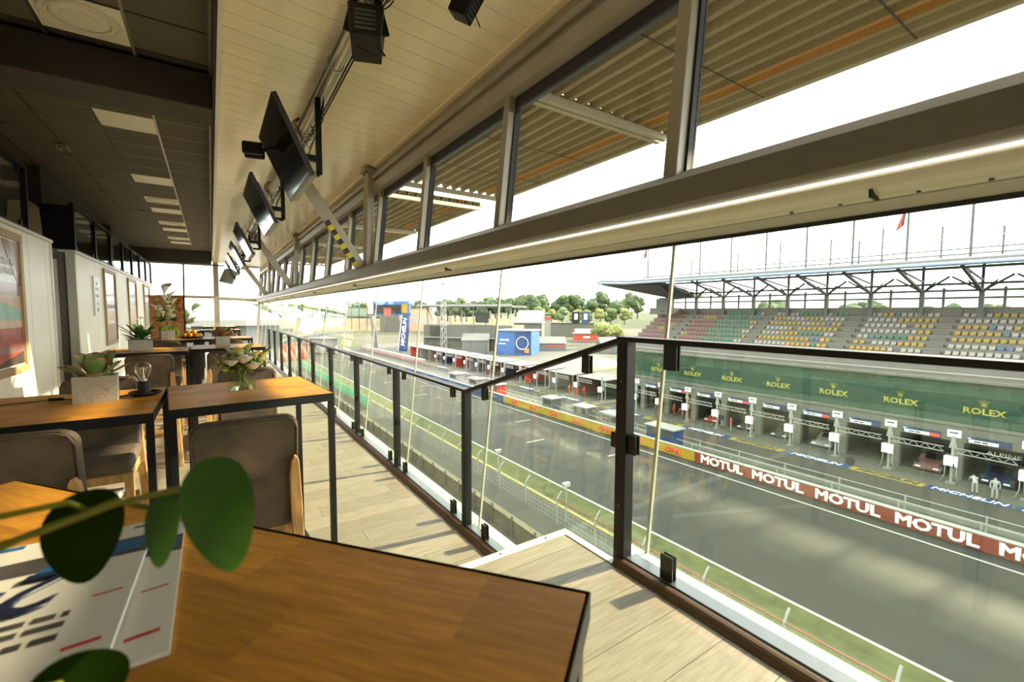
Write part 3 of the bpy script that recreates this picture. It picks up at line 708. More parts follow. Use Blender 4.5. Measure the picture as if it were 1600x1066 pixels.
# local x along far edge (u), local -y... v direction = +y after rotation by 90deg
NL, NW, NH = 1.30, .80, .76
ntop = MB().box(-.004,NL+.004,-.004,NW+.004,NH-.04,NH-.027).build('table_top', m_black, NT)
def stave_near():
    rnd = random.Random(21); rows = 6; rw = NW/rows
    for r in range(rows):
        x = 0; first = True
        while x < NL-1e-6:
            ln = rnd.choice([.26,.34,.44]) if not first else rnd.choice([.14,.24,.36]); first = False
            b = min(NL, x+ln)
            if NL-b < .1: b = NL
            o = MB().box(0,b-x,0,rw,-.0268,0).build('stave', m_stave, ntop); o.location = (x, r*rw, NH); x = b
stave_near()
MB().box(-.006,NL+.006,-.006,-.0041,NH-.04,NH+.001).build('edge_strip', m_black, NT)
MB().box(-.006,-.0041,-.004,NW+.006,NH-.04,NH+.001).build('edge_strip', m_black, NT)
for x,y in ((.02,.02),(NL-.02,.02),(.02,NW-.02),(NL-.02,NW-.02)):
    MB().box(x-.018,x+.018,y-.018,y+.018,0,NH-.041).build('leg', m_black, NT)

def magazine(label, corner, rz, th, z):
    # local origin at the right-far corner; x to the left (-), y toward camera (-)
    m = thing('magazine', label, 'magazine', (corner[0],corner[1],z), rz, 'magazines on the near table')
    W, H = .27, .375
    MB().box(-W,0,-H,0,0,th).build('pages', m_paper, m)
    e = th+.0004
    def ink(name, poly, mm, dz=0): MB().prism(poly, 'z', e-.0003+dz, e+.0002+dz).build(name, mm, m)
    ink('photo_band', [(-W,-.115),(0,-.115),(0,-.055),(-W,-.075)], m_inkg)
    ink('photo_car', [(-.13,-.135),(-.01,-.10),(-.005,-.065),(-.09,-.07)], m_inkb, .0004)
    ink('photo_face', [(-.10,-.085),(-.06,-.082),(-.06,-.062),(-.10,-.066)], m_inkpink, .0005)
    ink('photo_sign', [(-.20,-.105),(-.165,-.100),(-.165,-.085),(-.20,-.09)], m_inkr, .0005)
    ink('blue_strip', [(-W,-.016),(-.16,-.016),(-.16,-.004),(-W,-.004)], m_inkb, .0002)
    # large italic figures, upside down for the camera
    tm = text_mesh('24h', .145, m_inkk, .0002, .0, .25, 'LEFT', fat=.002); place_text('lettering', tm, m, (-.055,-.175,e+.003), (-1,0,0), (0,-1,0))
    for wds, yy, hh in (((1,3,9,4), -.252, .011), ((5,9,3), -.274, .011), ((3,2,4), -.300, .012)):
        print_line(m, m_inkg, (-.055,yy,e+.0002), (-1,0,0), (0,-1,0), wds, hh)
    ink('red_mark', [(-.045,-.333),(-.012,-.330),(-.012,-.324),(-.045,-.327)], m_inkr, .0001)
    ink('red_rule', [(-.04,-.226),(-.010,-.222),(-.010,-.219),(-.04,-.223)], m_inkr, .0001)
    ink('bar_mark', [(-.028,-.020),(-.012,-.018),(-.012,-.012),(-.028,-.014)], m_inkk, .0001)
    return m
magazine('magazine underneath, sticking out to the right on the near table', (-.052,.990), math.radians(0), .006, NH+.0005)
magazine('magazine lying on top with large dark lettering on near table', (-.092,.985), math.radians(-2), .007, NH+.0135)

# --- pilea plant reaching in from the left
def disc_leaf(c, n, up, dia, name, parent, cup=.12):
    c = Vector(c)-org(parent); n = Vector(n).normalized(); up = Vector(up); u = (up-n*up.dot(n)).normalized(); r = u.cross(n)
    vs = [c+n*(-cup*dia*.15)]; rings = 5; seg = 28
    for side in (0,1):
        pass
    V = []; F = []
    def ring_pts(off):
        out = []
        for i in range(rings+1):
            f = i/rings
            for k in range(seg):
                a = 2*PI*k/seg; rad = f*dia/2*(1+.03*math.cos(2*a)+.02*math.sin(3*a))
                out.append(c + (r*math.cos(a)*.94*(1+.20*math.sin(a)) + u*math.sin(a)*1.04)*rad + n*(cup*dia*(f*f)*.5*(1+.3*math.cos(2*a)) + off*(1-f*f*f)))
        return out
    V = ring_pts(.0009) + ring_pts(-.0009); N = (rings+1)*seg
    for s in range(2):
        for i in range(rings):
            for k in range(seg):
                q = (s*N+i*seg+k, s*N+i*seg+(k+1)%seg, s*N+(i+1)*seg+(k+1)%seg, s*N+(i+1)*seg+k); F.append(q if s == 0 else q[::-1])
    return MB().add(V, F).build(name, m_pilea, parent, smooth=True, fix=False)
PL = thing('pilea_plant', 'blurred round-leaved green plant reaching in from the left edge', 'plant', (-.345,.50,NH+.0005))
pot = MB().lathe([(.045,0),(.055,.005),(.068,.10),(.070,.105),(.064,.105),(.060,.09),(.0,.088)], 24).build('pot', m_conc, PL, smooth=True)
MB().lathe([(.06,.085),(.0,.092)], 20).build('soil', m_soil, pot)
VR = lambda a,b,c: RX*a + RD*b + RF*c      # direction by right, down, forward
crown = Vector((-.345,.50,NH+.10))
def stem(pts, r0=.0034, r1=.0022):
    MB().tube([Vector(p)-org(PL) for p in pts], r0, 8, r1).build('stem', m_pstem, PL, smooth=True)
stem([crown,(-.28,.52,.93),(-.167,.497,.963),(-.110,.477,.981),(-.066,.455,.999),(-.021,.422,1.013),(-.008,.406,1.005)])
stem([crown,(-.27,.51,.96),(-.177,.492,.992),(-.139,.491,.993),(-.098,.478,.999),(-.0913,.495,.985)])
stem([crown,(-.22,.51,.93),(-.13,.50,.97),(-.07,.475,.995),(-.043,.463,.985)])
stem([crown,(-.30,.50,.93),(-.22,.49,.97),(-.165,.485,.985)])
stem([crown,(-.28,.48,.89),(-.18,.43,.90),(-.09,.395,.905)])
disc_leaf((-.002,.400,.995), VR(.95,-.28,.04), VR(.1,-1,0), .086, 'leaf', PL)
disc_leaf((-.0913,.498,.963), VR(-.05,-.25,-.92), VR(-.25,-1,0), .073, 'leaf', PL)
disc_leaf((-.043,.461,.968), VR(.85,-.05,.22), VR(-.15,-1,0), .058, 'leaf', PL)
disc_leaf((-.168,.485,.975), VR(-.3,-.5,-.8), VR(0,-1,0), .05, 'leaf', PL)
disc_leaf((-.085,.392,.893), VR(.1,-.8,-.55), VR(0,-1,.3), .060, 'leaf', PL)

# ================================================================== TABLE DECORATION
def planter(root, w, d, h):
    p = MB()
    p.box(-w/2,w/2,-d/2,d/2,0,.012).box(-w/2,-w/2+.012,-d/2,d/2,.0121,h).box(w/2-.012,w/2,-d/2,d/2,.0121,h).box(-w/2+.0121,w/2-.0121,-d/2,-d/2+.012,.0121,h).box(-w/2+.0121,w/2-.0121,d/2-.012,d/2,.0121,h)
    b = p.build('planter', m_conc, root)
    MB().box(-w/2+.013,w/2-.013,-d/2+.013,d/2-.013,h-.03,h-.012).build('soil', m_soil, b)
def paddle_leaf(parent, base, az, elev, L, W, th=.007, curl=.25, mats=None, name='leaf', tip=.75):
    rows = 12; cols = 12; V = []; F = []; MI = []
    d = Vector((math.cos(az)*math.cos(elev), math.sin(az)*math.cos(elev), math.sin(elev))); side = Vector((-math.sin(az), math.cos(az), 0)); up = side.cross(d) * -1
    if up.z < 0 and elev < 1.2: up = -up
    for s in (1,-1):
        for i in range(rows+1):
            t = i/rows; wid = W*(t**.75)*max(0,(1-t**5.0))**.5*.62 + W*.10*(1-t)
            for j in range(cols+1):
                q = (j/cols-.5)*2
                edge = (1-abs(q)**3)*(1-t**6)*min(1,t*6+.3)
                p = Vector(base) + d*L*t + side*wid*q + up*(curl*L*(t*t)*.35 + .25*wid*q*q + s*th*.5*edge)
                V.append(p)
    N = (rows+1)*(cols+1)
    mb = MB()
    for s in (0,1):
        for i in range(rows):
            for j in range(cols):
                q = (s*N+i*(cols+1)+j, s*N+i*(cols+1)+j+1, s*N+(i+1)*(cols+1)+j+1, s*N+(i+1)*(cols+1)+j)
                F.append(q if s == 0 else q[::-1]); MI.append(1 if (j in (0,cols-1) and i > rows*.35) or i >= rows-1 else 0)
    mb.v = [tuple(p) for p in V]; mb.f = F; mb.m = MI
    return mb.build(name, mats or [m_leafg, m_leafr], parent, smooth=True, fix=False)
T0 = ZL + TH + .0005
su = thing('potted_succulent', 'red-edged paddle succulent in a concrete planter on the nearest table', 'plant', (-.505,3.10,T0), math.radians(4))
planter(su, .17, .12, .135)
for az, el, L, W in [(-1.57,.25,.10,.085),(-1.5,1.0,.125,.10),(-2.6,.55,.14,.06),(-.45,.62,.14,.06),(2.95,.35,.15,.055),(.05,.42,.15,.05),(2.5,.95,.15,.085),(.6,.95,.16,.08),(1.6,1.1,.14,.09)]:
    paddle_leaf(su, (0.012*math.cos(az),.012*math.sin(az),.12), az, el, L, W)
bl = thing('bulb_lamp', 'bare clear bulb table lamp on black base beside the planter', 'lamp', (-.322,3.17,T0))
MB().lathe([(.0,0),(.050,0),(.072,.012),(.075,.020),(.070,.022),(.05,.012),(.0,.012)], 36, lobes=3, amp=.10).build('base', m_blackp, bl, smooth=True)
MB().lathe([(.0285,.012),(.0285,.075),(.026,.078),(.0,.078)], 24).build('socket', m_blackp, bl, smooth=False)
bb = MB().lathe([(.0145,.078),(.016,.095),(.026,.112),(.0355,.134),(.0375,.150),(.034,.167),(.022,.181),(.0,.186)], 28).build('bulb', m_glass_b, bl, smooth=True)
MB().lathe([(.008,.079),(.0075,.10),(.004,.112),(.004,.150),(.002,.155)], 10).build('stem', m_steel, bb, smooth=True)
for a in (0,PI*.5,PI,PI*1.5): MB().tube([(.004*math.cos(a),.004*math.sin(a),.112),(.013*math.cos(a),.013*math.sin(a),.118),(.010*math.cos(a),.010*math.sin(a),.150),(.003*math.cos(a),.003*math.sin(a),.156)], .0013, 6).build('filament', m_brass, bb)
MB().lathe([(.0150,.0785),(.0165,.0795),(.0165,.090),(.015,.091)], 16).build('collar', m_steel, bb)
cd = MB().tube([(-.07,.0,.008),(-.12,-.015,.005),(-.2,.0,.004),(-.28,.02,.004),(-.33,.03,.006)], .0028, 6).build('cord', m_blackp, bl, smooth=True)
MB().tube([(-.37,.035,.009),(-.45,.02,.006),(-.56,.0,.005),(-.70,-.03,.004)], .0028, 6).build('cord', m_blackp, bl, smooth=True)
MB().bar((-.325,.03,.009),(-.385,.035,.010),.020,.014).build('inline_switch', m_blackp, bl, bevel=.003)

def rose(parent, c, r, m=None):
    mb = MB(); rnd = random.Random(int(c[0]*1000)); m = m or m_bloomw
    for ring, (rr, n, h) in enumerate([(.25,4,.95),(.55,5,.8),(.85,6,.5),(1.0,7,.2)]):
        for k in range(n):
            a = 2*PI*k/n + ring*.5; V = []; F = []
            for i in range(4):
                for j in range(5):
                    t = i/3; q = (j/4-.5)*1.5; rad = r*rr*(.35+.65*math.sin(t*1.35)+.12*t*t*ring)
                    V.append((c[0]+rad*math.cos(a+q), c[1]+rad*math.sin(a+q), c[2]-r*.7+ r*1.4*t*(.6+.4*h)*(1-.12*(q/.75)**2)))
            for i in range(3):
                for j in range(4): F.append((i*5+j,i*5+j+1,(i+1)*5+j+1,(i+1)*5+j))
            mb.add(V,F)
    return mb.build('rose', m, parent, smooth=True, fix=False)
def calla(parent, c, az, s, m=None):
    mb = MB(); V = []; F = []; n = 14; rows = 6
    for i in range(rows+1):
        t = i/rows
        for k in range(n):
            a = 2*PI*k/n; fl = (1+.9*max(0,math.cos(a))*t*t); r = s*(.06+.34*t**1.6)*fl
            z = s*(t*1.0+.45*max(0,math.cos(a))*t*t); x = r*math.cos(a)+.25*s*t*t; y = r*math.sin(a)
            V.append((c[0]+x*math.cos(az)-y*math.sin(az), c[1]+x*math.sin(az)+y*math.cos(az), c[2]+z))
    for i in range(rows):
        for k in range(n): F.append((i*n+k,i*n+(k+1)%n,(i+1)*n+(k+1)%n,(i+1)*n+k))
    mb.add(V,F); o = mb.build('calla_lily', m or m_bloomy, parent, smooth=True, fix=False)
    MB().tube([(c[0],c[1],c[2]+.2*s),(c[0]+.12*s*math.cos(az),c[1]+.12*s*math.sin(az),c[2]+.85*s)], .05*s, 6).build('spadix', m_liney, o)
    return o
def sprig(parent, base, tip, n, size, m, name='sprig', seed=0):
    rnd = random.Random(seed); mb = MB(); base = Vector(base); tip = Vector(tip); d = tip-base
    mb.tube([base, base+d*.5+Vector((0,0,.01)), tip], .0016, 5)
    for i in range(n):
        t = .35+.65*i/max(1,n-1); p = base+d*t; az = rnd.uniform(0,2*PI); el = rnd.uniform(-.2,.9)
        e = Vector((math.cos(az)*math.cos(el), math.sin(az)*math.cos(el), math.sin(el))); s = e.cross(Vector((.1,.2,1))).normalized(); u = s.cross(e); L = size*rnd.uniform(.7,1.2)
        mb.add([p, p+e*L*.5+s*L*.28+u*L*.06, p+e*L, p+e*L*.5-s*L*.28+u*L*.06, p+e*L*.5-u*L*.03], [(0,1,4),(1,2,4),(2,3,4),(3,0,4)])
    return mb.build(name, m, parent, fix=False)
def vase_bouquet(label, loc, rz, s=1.0, name='flower_vase'):
    v = thing(name, label, 'flowers', loc, rz); w, d, h = .112*s, .095*s, .118*s
    g = MB(); t = .006*s
    g.box(-w/2,w/2,-d/2,d/2,0,.012*s).box(-w/2,-w/2+t,-d/2,d/2,.0121*s,h).box(w/2-t,w/2,-d/2,d/2,.0121*s,h).box(-w/2+t,w/2-t,-d/2,-d/2+t,.0121*s,h).box(-w/2+t,w/2-t,d/2-t,d/2,.0121*s,h)
    g.build('vase', m_glass_v, v)
    rnd = random.Random(5)
    for k in range(16):
        a = rnd.uniform(0,6.28); b = rnd.uniform(0,6.28)
        MB().tube([(.03*s*math.cos(a),.025*s*math.sin(a),.016*s),(.01*s*math.cos(b),.01*s*math.sin(b),.07*s),(.045*s*math.cos(b),.035*s*math.sin(b),.15*s)], .0022*s, 5).build('stem', m_foli, v)
    for k,(x,y,z,r) in enumerate([(-.05,-.055,.150,.023),(.005,-.062,.165,.027),(.045,-.055,.128,.024),(-.02,-.02,.190,.022),(.055,.015,.170,.022),(-.075,-.01,.150,.019),(.0,.04,.19,.022),(-.05,.05,.165,.02),(.07,.05,.15,.02)]): rose(v, (x*s,y*s,z*s), r*s*1.25)
    calla(v, (.085*s,-.03*s,.135*s), .2, .052*s); calla(v, (-.012*s,-.050*s,.160*s), 4.4, .045*s); calla(v, (.025*s,.0*s,.172*s), 5.2, .045*s); calla(v, (-.04*s,.02*s,.165*s), 3.6, .04*s, m_bloomw); calla(v, (.055*s,-.055*s,.145*s), 5.0, .04*s)
    for k in range(80):
        a = rnd.uniform(0,6.28); rr = rnd.uniform(.05,.135)*s; z = rnd.uniform(.115,.205)*s - rr*.22
        sprig(v, (.02*s*math.cos(a),.02*s*math.sin(a),.10*s), (rr*math.cos(a),rr*.8*math.sin(a),z), 16, .019*s, m_foli if k%5 else m_leafd, seed=k)
    for k in range(34):
        a = rnd.uniform(0,6.28); rr = rnd.uniform(.03,.095)*s
        MB().blob((rr*math.cos(a),rr*.8*math.sin(a),.140*s+rnd.uniform(-.03,.035)*s), .016*s, 2, .28, seed=k).build('hydrangea_head', m_foli if k%3 else m_bloomy, v)
    return v
vase_bouquet('white roses and yellow callas in a square glass vase', (.14,3.10,T0), math.radians(3), 1.16)
# second row
dp = thing('potted_plant', 'dark green spiky plant in a concrete planter on the second row', 'plant', (-.70,6.78,T0), math.radians(8))
planter(dp, .22, .17, .125); rnd = random.Random(3)
for k in range(34):
    paddle_leaf(dp, (0,0,.10), rnd.uniform(0,6.28), rnd.uniform(.15,1.25), rnd.uniform(.16,.30), .05, .002, -.5, [m_leafd,m_leafd])
for k in range(3):
    MB().tube([(0,0,.1),(.02*k,-.01,.25),(.03*k-.02,0,.36)], .002, 5).build('flower_stalk', m_leafd, dp); calla(dp, (.03*k-.02,0,.35), k, .035, m_bloomw)
rp = thing('potted_succulent', 'reddish rosette succulent in a concrete planter on the second row', 'plant', (.115,7.08,T0), math.radians(3))
planter(rp, .155, .155, .13)
for k in range(13):
    a = k*2.4; el = .25+.07*k; paddle_leaf(rp, (0,0,.12), a, el, .23-.007*k, .085, .006, -.05, [m_leafb if k < 8 else m_leafg, m_leafr])
for k in range(7): paddle_leaf(rp, (.02,0,.17), k*.9, .9, .07, .04, .004, .2, [m_leafg, m_leafg])
# third row: lilies, moss, oranges
ly = thing('lily_arrangement', 'tall white lily arrangement rising from a mossy planter on the third row', 'flowers', (-.60,9.15,T0), math.radians(10))
planter(ly, .18, .18, .15)
for k in range(14): MB().blob((rnd.uniform(-.07,.10),rnd.uniform(-.08,.08),.15+rnd.uniform(0,.03)), .045, 2, .2, seed=k).build('moss', m_moss, ly)
for k in range(6): MB().blob((.11+.02*rnd.random(),-.05+.03*k*.6,.12-.03*k*.7), .035, 2, .25, seed=k+40).build('moss', m_moss, ly)
MB().lathe([(.035,.16),(.032,.2),(.038,.30),(.033,.30),(.028,.2),(.03,.165)], 16).build('glass_neck', m_glass_v, ly, smooth=True)
for k in range(30):
    a = rnd.uniform(0,6.28); z = rnd.uniform(.32,.66); r = .13*(1-abs(z-.5)*1.8)
    (calla if k%3 == 0 else rose)(ly, (r*math.cos(a)-.02,r*.7*math.sin(a),z), *( (a,.08,m_bloomw) if k%3 == 0 else (.035, [m_bloomw,m_bloomy][k%2]) ))
calla(ly, (-.02,-.03,.70), 1.0, .15, m_bloomw); calla(ly, (.03,0,.62), .2, .12, m_bloomw)
for k in range(16): paddle_leaf(ly, (0,0,.33), k*.8, rnd.uniform(-.2,.5), rnd.uniform(.13,.24), .08, .002, -.4, [m_leafd,m_leafd])
for k in range(10): sprig(ly, (0,0,.35), (rnd.uniform(-.14,.14),rnd.uniform(-.1,.1),rnd.uniform(.45,.7)), 8, .05, m_foli, seed=k+70)
fb = thing('fruit_tray', 'dark shallow tray holding oranges beyond the lily planter', 'tray', (-.28,9.40,T0))
MB().lathe([(.0,0),(.15,0),(.17,.02),(.165,.022),(.145,.006),(.0,.006)], 24).build('dish', m_blackp, fb, smooth=True); MB().lathe([(.168,.019),(.173,.021),(.173,.026),(.168,.024)], 24).build('rim', m_blackp, fb, smooth=True)
for k,(x,y,z) in enumerate([(-.1,-.05,0),(-.025,-.08,0),(.055,-.07,0),(.11,0,0),(.03,.02,0),(-.06,.04,0),(-.11,.03,.0),(.07,.08,0),(-.055,-.03,.058),(.03,-.035,.058)]):
    o = thing('orange', '%s orange of the heap on the dark tray' % ORD[k], 'fruit', (-.28+x,9.40+y,T0+.0075+z), 0, 'oranges on the tray')
    MB().lathe([(.0,0),(.018,.003),(.033,.018),(.038,.037),(.034,.056),(.018,.071),(.0,.074)], 16).build('peel', m_orange, o, smooth=True); MB().lathe([(.004,.073),(.003,.076),(0,.077)],8).build('stalk', m_leafd, o)
wp = thing('wooden_panel', 'rust-brown wooden screen panel standing behind the lilies', 'screen', (-.80,12.3,ZL))
for k in range(4): MB().box(-.30+.15*k+.001,-.15+.15*k-.001,-.02,.02,0,1.92).build('plank', m_panelw, wp)
MB().box(-.30,.30,-.035,-.0205,1.93-.14,1.93-.115).build('rail', m_panelw, wp); MB().box(-.31,.31,-.03,.03,1.921,1.95).build('top_rail', m_panelw, wp); MB().box(.3005,.325,-.03,.03,0,1.95).build('edge_post', m_black, wp); MB().box(-.3,.3,-.12,.12,0.0,.03).build('base', m_black, wp)
df = thing('dried_wreath', 'dried orange flower spray on the upper corner of rust panel', 'wreath', (-.58,12.21,1.25))
for k in range(26): MB().blob((rnd.uniform(-.08,.08),rnd.uniform(-.03,.03),rnd.uniform(-.16,.16)), .028, 1, .3, seed=k).build('dried_bloom', m_dry, df)
MB().tube([(0,.05,-.2),(.02,.05,0),(0,.05,.2)], .006, 6).build('branch', m_trunk, df)
vb = vase_bouquet('distant glass vase of pale flowers right of the rust panel', (-.50,13.0,T0), .3, 1.5)

# ================================================================== WALL PICTURES
def frame_wall(label, y0, y1, z0, z1, bw, parts, name='framed_picture', lettering=None, margin=0.0):
    x = WX+.0005; f = thing(name, label, 'picture', (x,(y0+y1)/2,z0), 0, 'framed pictures on the left wall')
    for a in ((y0,y1,z0,z0+bw),(y0,y1,z1-bw,z1),(y0,y0+bw,z0+bw,z1-bw),(y1-bw,y1,z0+bw,z1-bw)):
        MB().box(x,x+.035,a[0],a[1],a[2],a[3]).build('frame_bar', m_frame, f, world=True, bevel=.003, bseg=1)
    MB().box(x,x+.012,y0+bw,y1-bw,z0+bw,z1-bw).build('mount', m_paper, f, world=True)
    for i, (nm, poly, mm) in enumerate(parts):
        Yw, Zw = y1-y0-2*bw-2*margin, z1-z0-2*bw-2*margin
        MB().prism([(y0+bw+margin+u*Yw, z0+bw+margin+v*Zw) for u, v in poly], 'x', x+.0122, x+.0128+.0004*i).build(nm, mm, f, world=True)
    return f
R4 = lambda a,b,c,d: [(a,c),(b,c),(b,d),(a,d)]
pf = frame_wall('large oak-framed red and grey racing poster in left corner', 5.0, 7.42, .45, 2.0, .085, [
    ('sky_area', R4(0,1,.62,1), m_postg), ('plum_band', R4(0,1,.42,.66), m_postp), ('grey_peak', [(.0,.66),(1,.66),(1,.76),(.70,.98),(.45,.8)], m_postg),
    ('sand_area', R4(0,1,.44,.56), m_posto), ('teal_car', [(.45,.30),(1,.36),(1,.44),(.75,.5),(.5,.45)], m_postt), ('sand_ground', R4(0,1,.30,.36), m_posto),
    ('red_area', R4(0,1,.0,.30), m_postr), ('red_pale', R4(0,1,.10,.15), m_postp), ('dark_corner', [(.55,0),(1,0),(1,.10),(.8,.06)], m_postd), ('curve', [(.80,1),(.88,1),(.94,.85),(1,.72),(1,.64),(.92,.74)], m_postp)], name='framed_poster', margin=.015)
for s, zz in (('24 HOURS', 1.66), ('LE MANS', 1.56)):
    place_text('lettering', text_mesh(s, .10, m_inkw, .001, .0, 0, 'RIGHT'), pf, Vector((WX+.021, 7.18, zz))-org(pf), (0,1,0), (0,0,1))
frame_wall('mirror-like framed picture beside the small white notice', 12.2, 13.5, .42, 2.0, .07, [('pale_glass', R4(0,1,0,1), m_postm), ('arch', [(.5,.55),(.62,.55),(.95,.8),(.95,1),(.85,1)], m_postg), ('skyline', R4(0,1,.48,.54), m_inkg), ('sand', R4(0,1,.3,.46), m_posto), ('people', R4(.1,.8,.02,.25), m_inkpink)])
frame_wall('narrow framed picture with orange tones, second along the rear wall', 15.4, 16.9, .55, 2.0, .08, [('ground', R4(0,1,0,1), m_posto), ('dark', R4(0,.9,.5,.85), m_postd), ('pale_top', R4(0,1,.85,1), m_postm)])
frame_wall('narrow dark framed picture farthest along the rear wall', 18.7, 20.3, .55, 2.0, .09, [('dark', R4(0,1,0,.88), m_postd), ('green', R4(.2,.8,.1,.6), m_leafd), ('pale_top', R4(0,1,.88,1), m_postm)])
nt_ = thing('notice', 'small white notice board on the wall beside the mirror-like picture', 'sign', (WX+.0005, 11.5, 1.05))
MB().box(0,.02,-.28,.22,0,.72).build('board', m_inkw, nt_); MB().box(-.0,.024,-.30,-.281,-.01,.73).build('edge', m_wallt, nt_)
for wds, zz, hh in (((4,), .60, .07), ((8,), .50, .06), ((9,), .37, .06), ((2,), .22, .06), ((3,), .11, .07)):
    print_line(nt_, m_inkg, (.0202,-.03-wds[0]*hh*.31,zz), (0,1,0), (0,0,1), wds, hh, .001)

# ================================================================== CEILING EQUIPMENT
pp = thing('ceiling_pipe', 'long galvanised pipe with cables running below the white ceiling', 'pipe', (.83,-2.5,2.99))
MB().tube([(.83,-2.5,2.985),(.83,20,2.985)], .056, 20).build('tube', m_galv, pp, world=True, smooth=True)
for k in range(9): MB().tube([(.83,-1.2+k*2.4,3.02),(.83,-1.2+k*2.4,3.10)], .012, 8).build('hanger', m_slate, pp, world=True)
for k in range(9): MB().lathe([(.06,-.015),(.064,-.012),(.064,.012),(.06,.015)], 20).build('collar', m_galv, pp).matrix_local = Matrix.Translation(Vector((.83,-1.2+k*2.4,2.985))-org(pp)) @ Matrix.Rotation(PI/2, 4, 'X')
for off, zz in ((.075,2.965),(.085,2.945)):
    MB().tube([(.83+off+.008*math.sin(k*1.7), -2+k*.8, zz+.012*math.sin(k*2.3)) for k in range(28)], .007, 6).build('cable', m_blackp, pp, world=True, smooth=True)
for y in (2.55, 4.95, 7.6):
    for q in range(4): MB().tube([(.83+(.075+.012*q)*math.cos(a), y+.03*q+.02*math.sin(3*a), 2.975+(.07+.014*q)*math.sin(a)) for a in [i*PI/8 for i in range(17)]], .004, 5).build('cable_loop', m_blackp if q%2 else m_inkg, pp, world=True, smooth=True)
tvX0, tvZ0, tvX1, tvZ1 = .395, 2.66, .635, 2.135
def make_tv(label, y, W):
    t = thing('television', label, 'television', (.52,y,2.4), 0, 'televisions hung under the ceiling')
    top = Vector((tvX0,0,tvZ0)); bot = Vector((tvX1,0,tvZ1)); n = Vector(((bot-top).z,0,-(bot-top).x)).normalized()
    if n.x > 0: n = -n
    def slab(d0, d1, inset, y0, y1):
        e = (bot-top).normalized(); a = top+e*inset; b = bot-e*inset
        vs = []
        for yy in (y0+inset, y1-inset):
            vs += [a+n*d0, a+n*d1, b+n*d1, b+n*d0]
        vs = [(p.x, yy2, p.z) for p, yy2 in zip(vs, [y0+inset]*4+[y1-inset]*4)]
        return MB().add(vs, [(0,1,2,3),(7,6,5,4),(0,4,5,1),(1,5,6,2),(2,6,7,3),(3,7,4,0)])
    slab(-.035, 0, 0, y, y+W).build('casing', m_tvbody, t, world=True)
    slab(.0, .002, .014, y, y+W).build('screen', m_screen, t, world=True)
    slab(-.065, -.0352, .10, y, y+W).build('back_box', m_tvback, t, world=True)
    MB().bar((tvX1+.02,y+.05,tvZ1+.03),(tvX1+.02,y+W-.05,tvZ1+.03), .06, .05).build('speaker_strip', m_tvback, t, world=True)
    mc = (top+bot)/2 - n*.065
    fr = MB(); fr.bar((.80,y+W*.55,2.925),(.80,y+W*.55,2.30),.045,.035).bar((mc.x,y+W*.55,mc.z),(.80,y+W*.55,mc.z),.04,.05).bar((.80,y+W*.55,2.30),(tvX1+.05,y+W*.55,2.30),.035,.035)
    fr.build('bracket', m_black, t, world=True)
    for k in range(3): MB().tube([(.60+.04*k,y+W*.4+.1*k,2.62),(.70,y+W*.4+.12*k,2.45-.04*k),(.82,y+W*.45+.1*k,2.72),(.84,y+W*.5,2.93)], .004, 5).build('cable', m_blackp, t, world=True, smooth=True)
    return t
tvl = ['nearest large television hung under the ceiling pipe','second television from the camera under the ceiling pipe','third television from the camera under the ceiling','fourth television from the camera under the ceiling','fifth television from the camera under the ceiling','farthest television before the end window']
for lb, y, W in zip(tvl, (3.58,5.75,9.1,11.6,14.0,16.4), (.98,1.15,1.05,1.05,1.05,1.05)): make_tv(lb, y, W)
pnl = thing('hanging_panel', 'small grey square panel hanging beyond the farthest television', 'panel', (.40,17.6,2.05), math.radians(6))
MB().prism([(-.16,.05),(.22,-.04),(.40,.36),(.02,.48)], 'y', -.015, .015).build('plate', m_tvback, pnl); MB().bar((.2,.03,.4),(.42,.03,.92),.03,.03).build('arm', m_black, pnl)
def loudspeaker(label, loc, rz, s, tilt):
    r = thing('loudspeaker', label, 'loudspeaker', loc, rz)
    mb = MB().prism([(-.10,-.16),(.10,-.16),(.125,.16),(-.125,.16)], 'y', -.11, .11); rot = Matrix.Rotation(tilt, 4, 'X')
    mb.v = [tuple(rot @ (Vector(v)*s)) for v in mb.v]; mb.build('cabinet', m_blackp, r, bevel=.012*s)
    for k in range(5):
        q = MB().box(-.07,.07,-.115,-.1105,-.12+.045*k,-.095+.045*k); q.v = [tuple(rot @ (Vector(v)*s)) for v in q.v]; q.build('grille_slot', m_slate, r)
    for sx in (-1,1): MB().bar(rot @ Vector((sx*.135*s,0,0)), (sx*.06*s,0,.30*s), .02*s, .05*s).build('yoke', m_black, r)
    MB().bar((-.07*s,0,.30*s),(.07*s,0,.30*s),.06*s,.03*s).build('yoke_bridge', m_black, r)
    MB().tube([(.08*s,-.1*s,-.14*s),(.13*s,-.12*s,-.20*s),(.05*s,-.14*s,-.22*s),(-.06*s,-.12*s,-.16*s)], .006*s, 6).build('cable', m_blackp, r, smooth=True)
    return r
loudspeaker('black loudspeaker on the pipe at the top of the picture', (.775,2.62,2.70), math.radians(-20), .78, math.radians(-25))
loudspeaker('black loudspeaker cropped by the top edge above the boarded ceiling', (1.22,2.28,2.84), math.radians(40), .5, math.radians(30))
spt = thing('spotlight', 'small black twin spotlight left of the nearest television', 'spotlight', (.345,4.35,2.46), math.radians(-12))
for k in (-1,1): MB().box(-.075,.075,-.05+.055*k-.025,-.05+.055*k+.02,-.05,.05).build('lamp_head', m_blackp, spt, bevel=.022, bseg=3)
MB().box(-.05,.05,-.125,-.124,-.03,.03).build('lens', m_tvback, spt); MB().bar((.06,0,.02),(.14,.0,.06),.02,.02).build('bracket', m_black, spt)

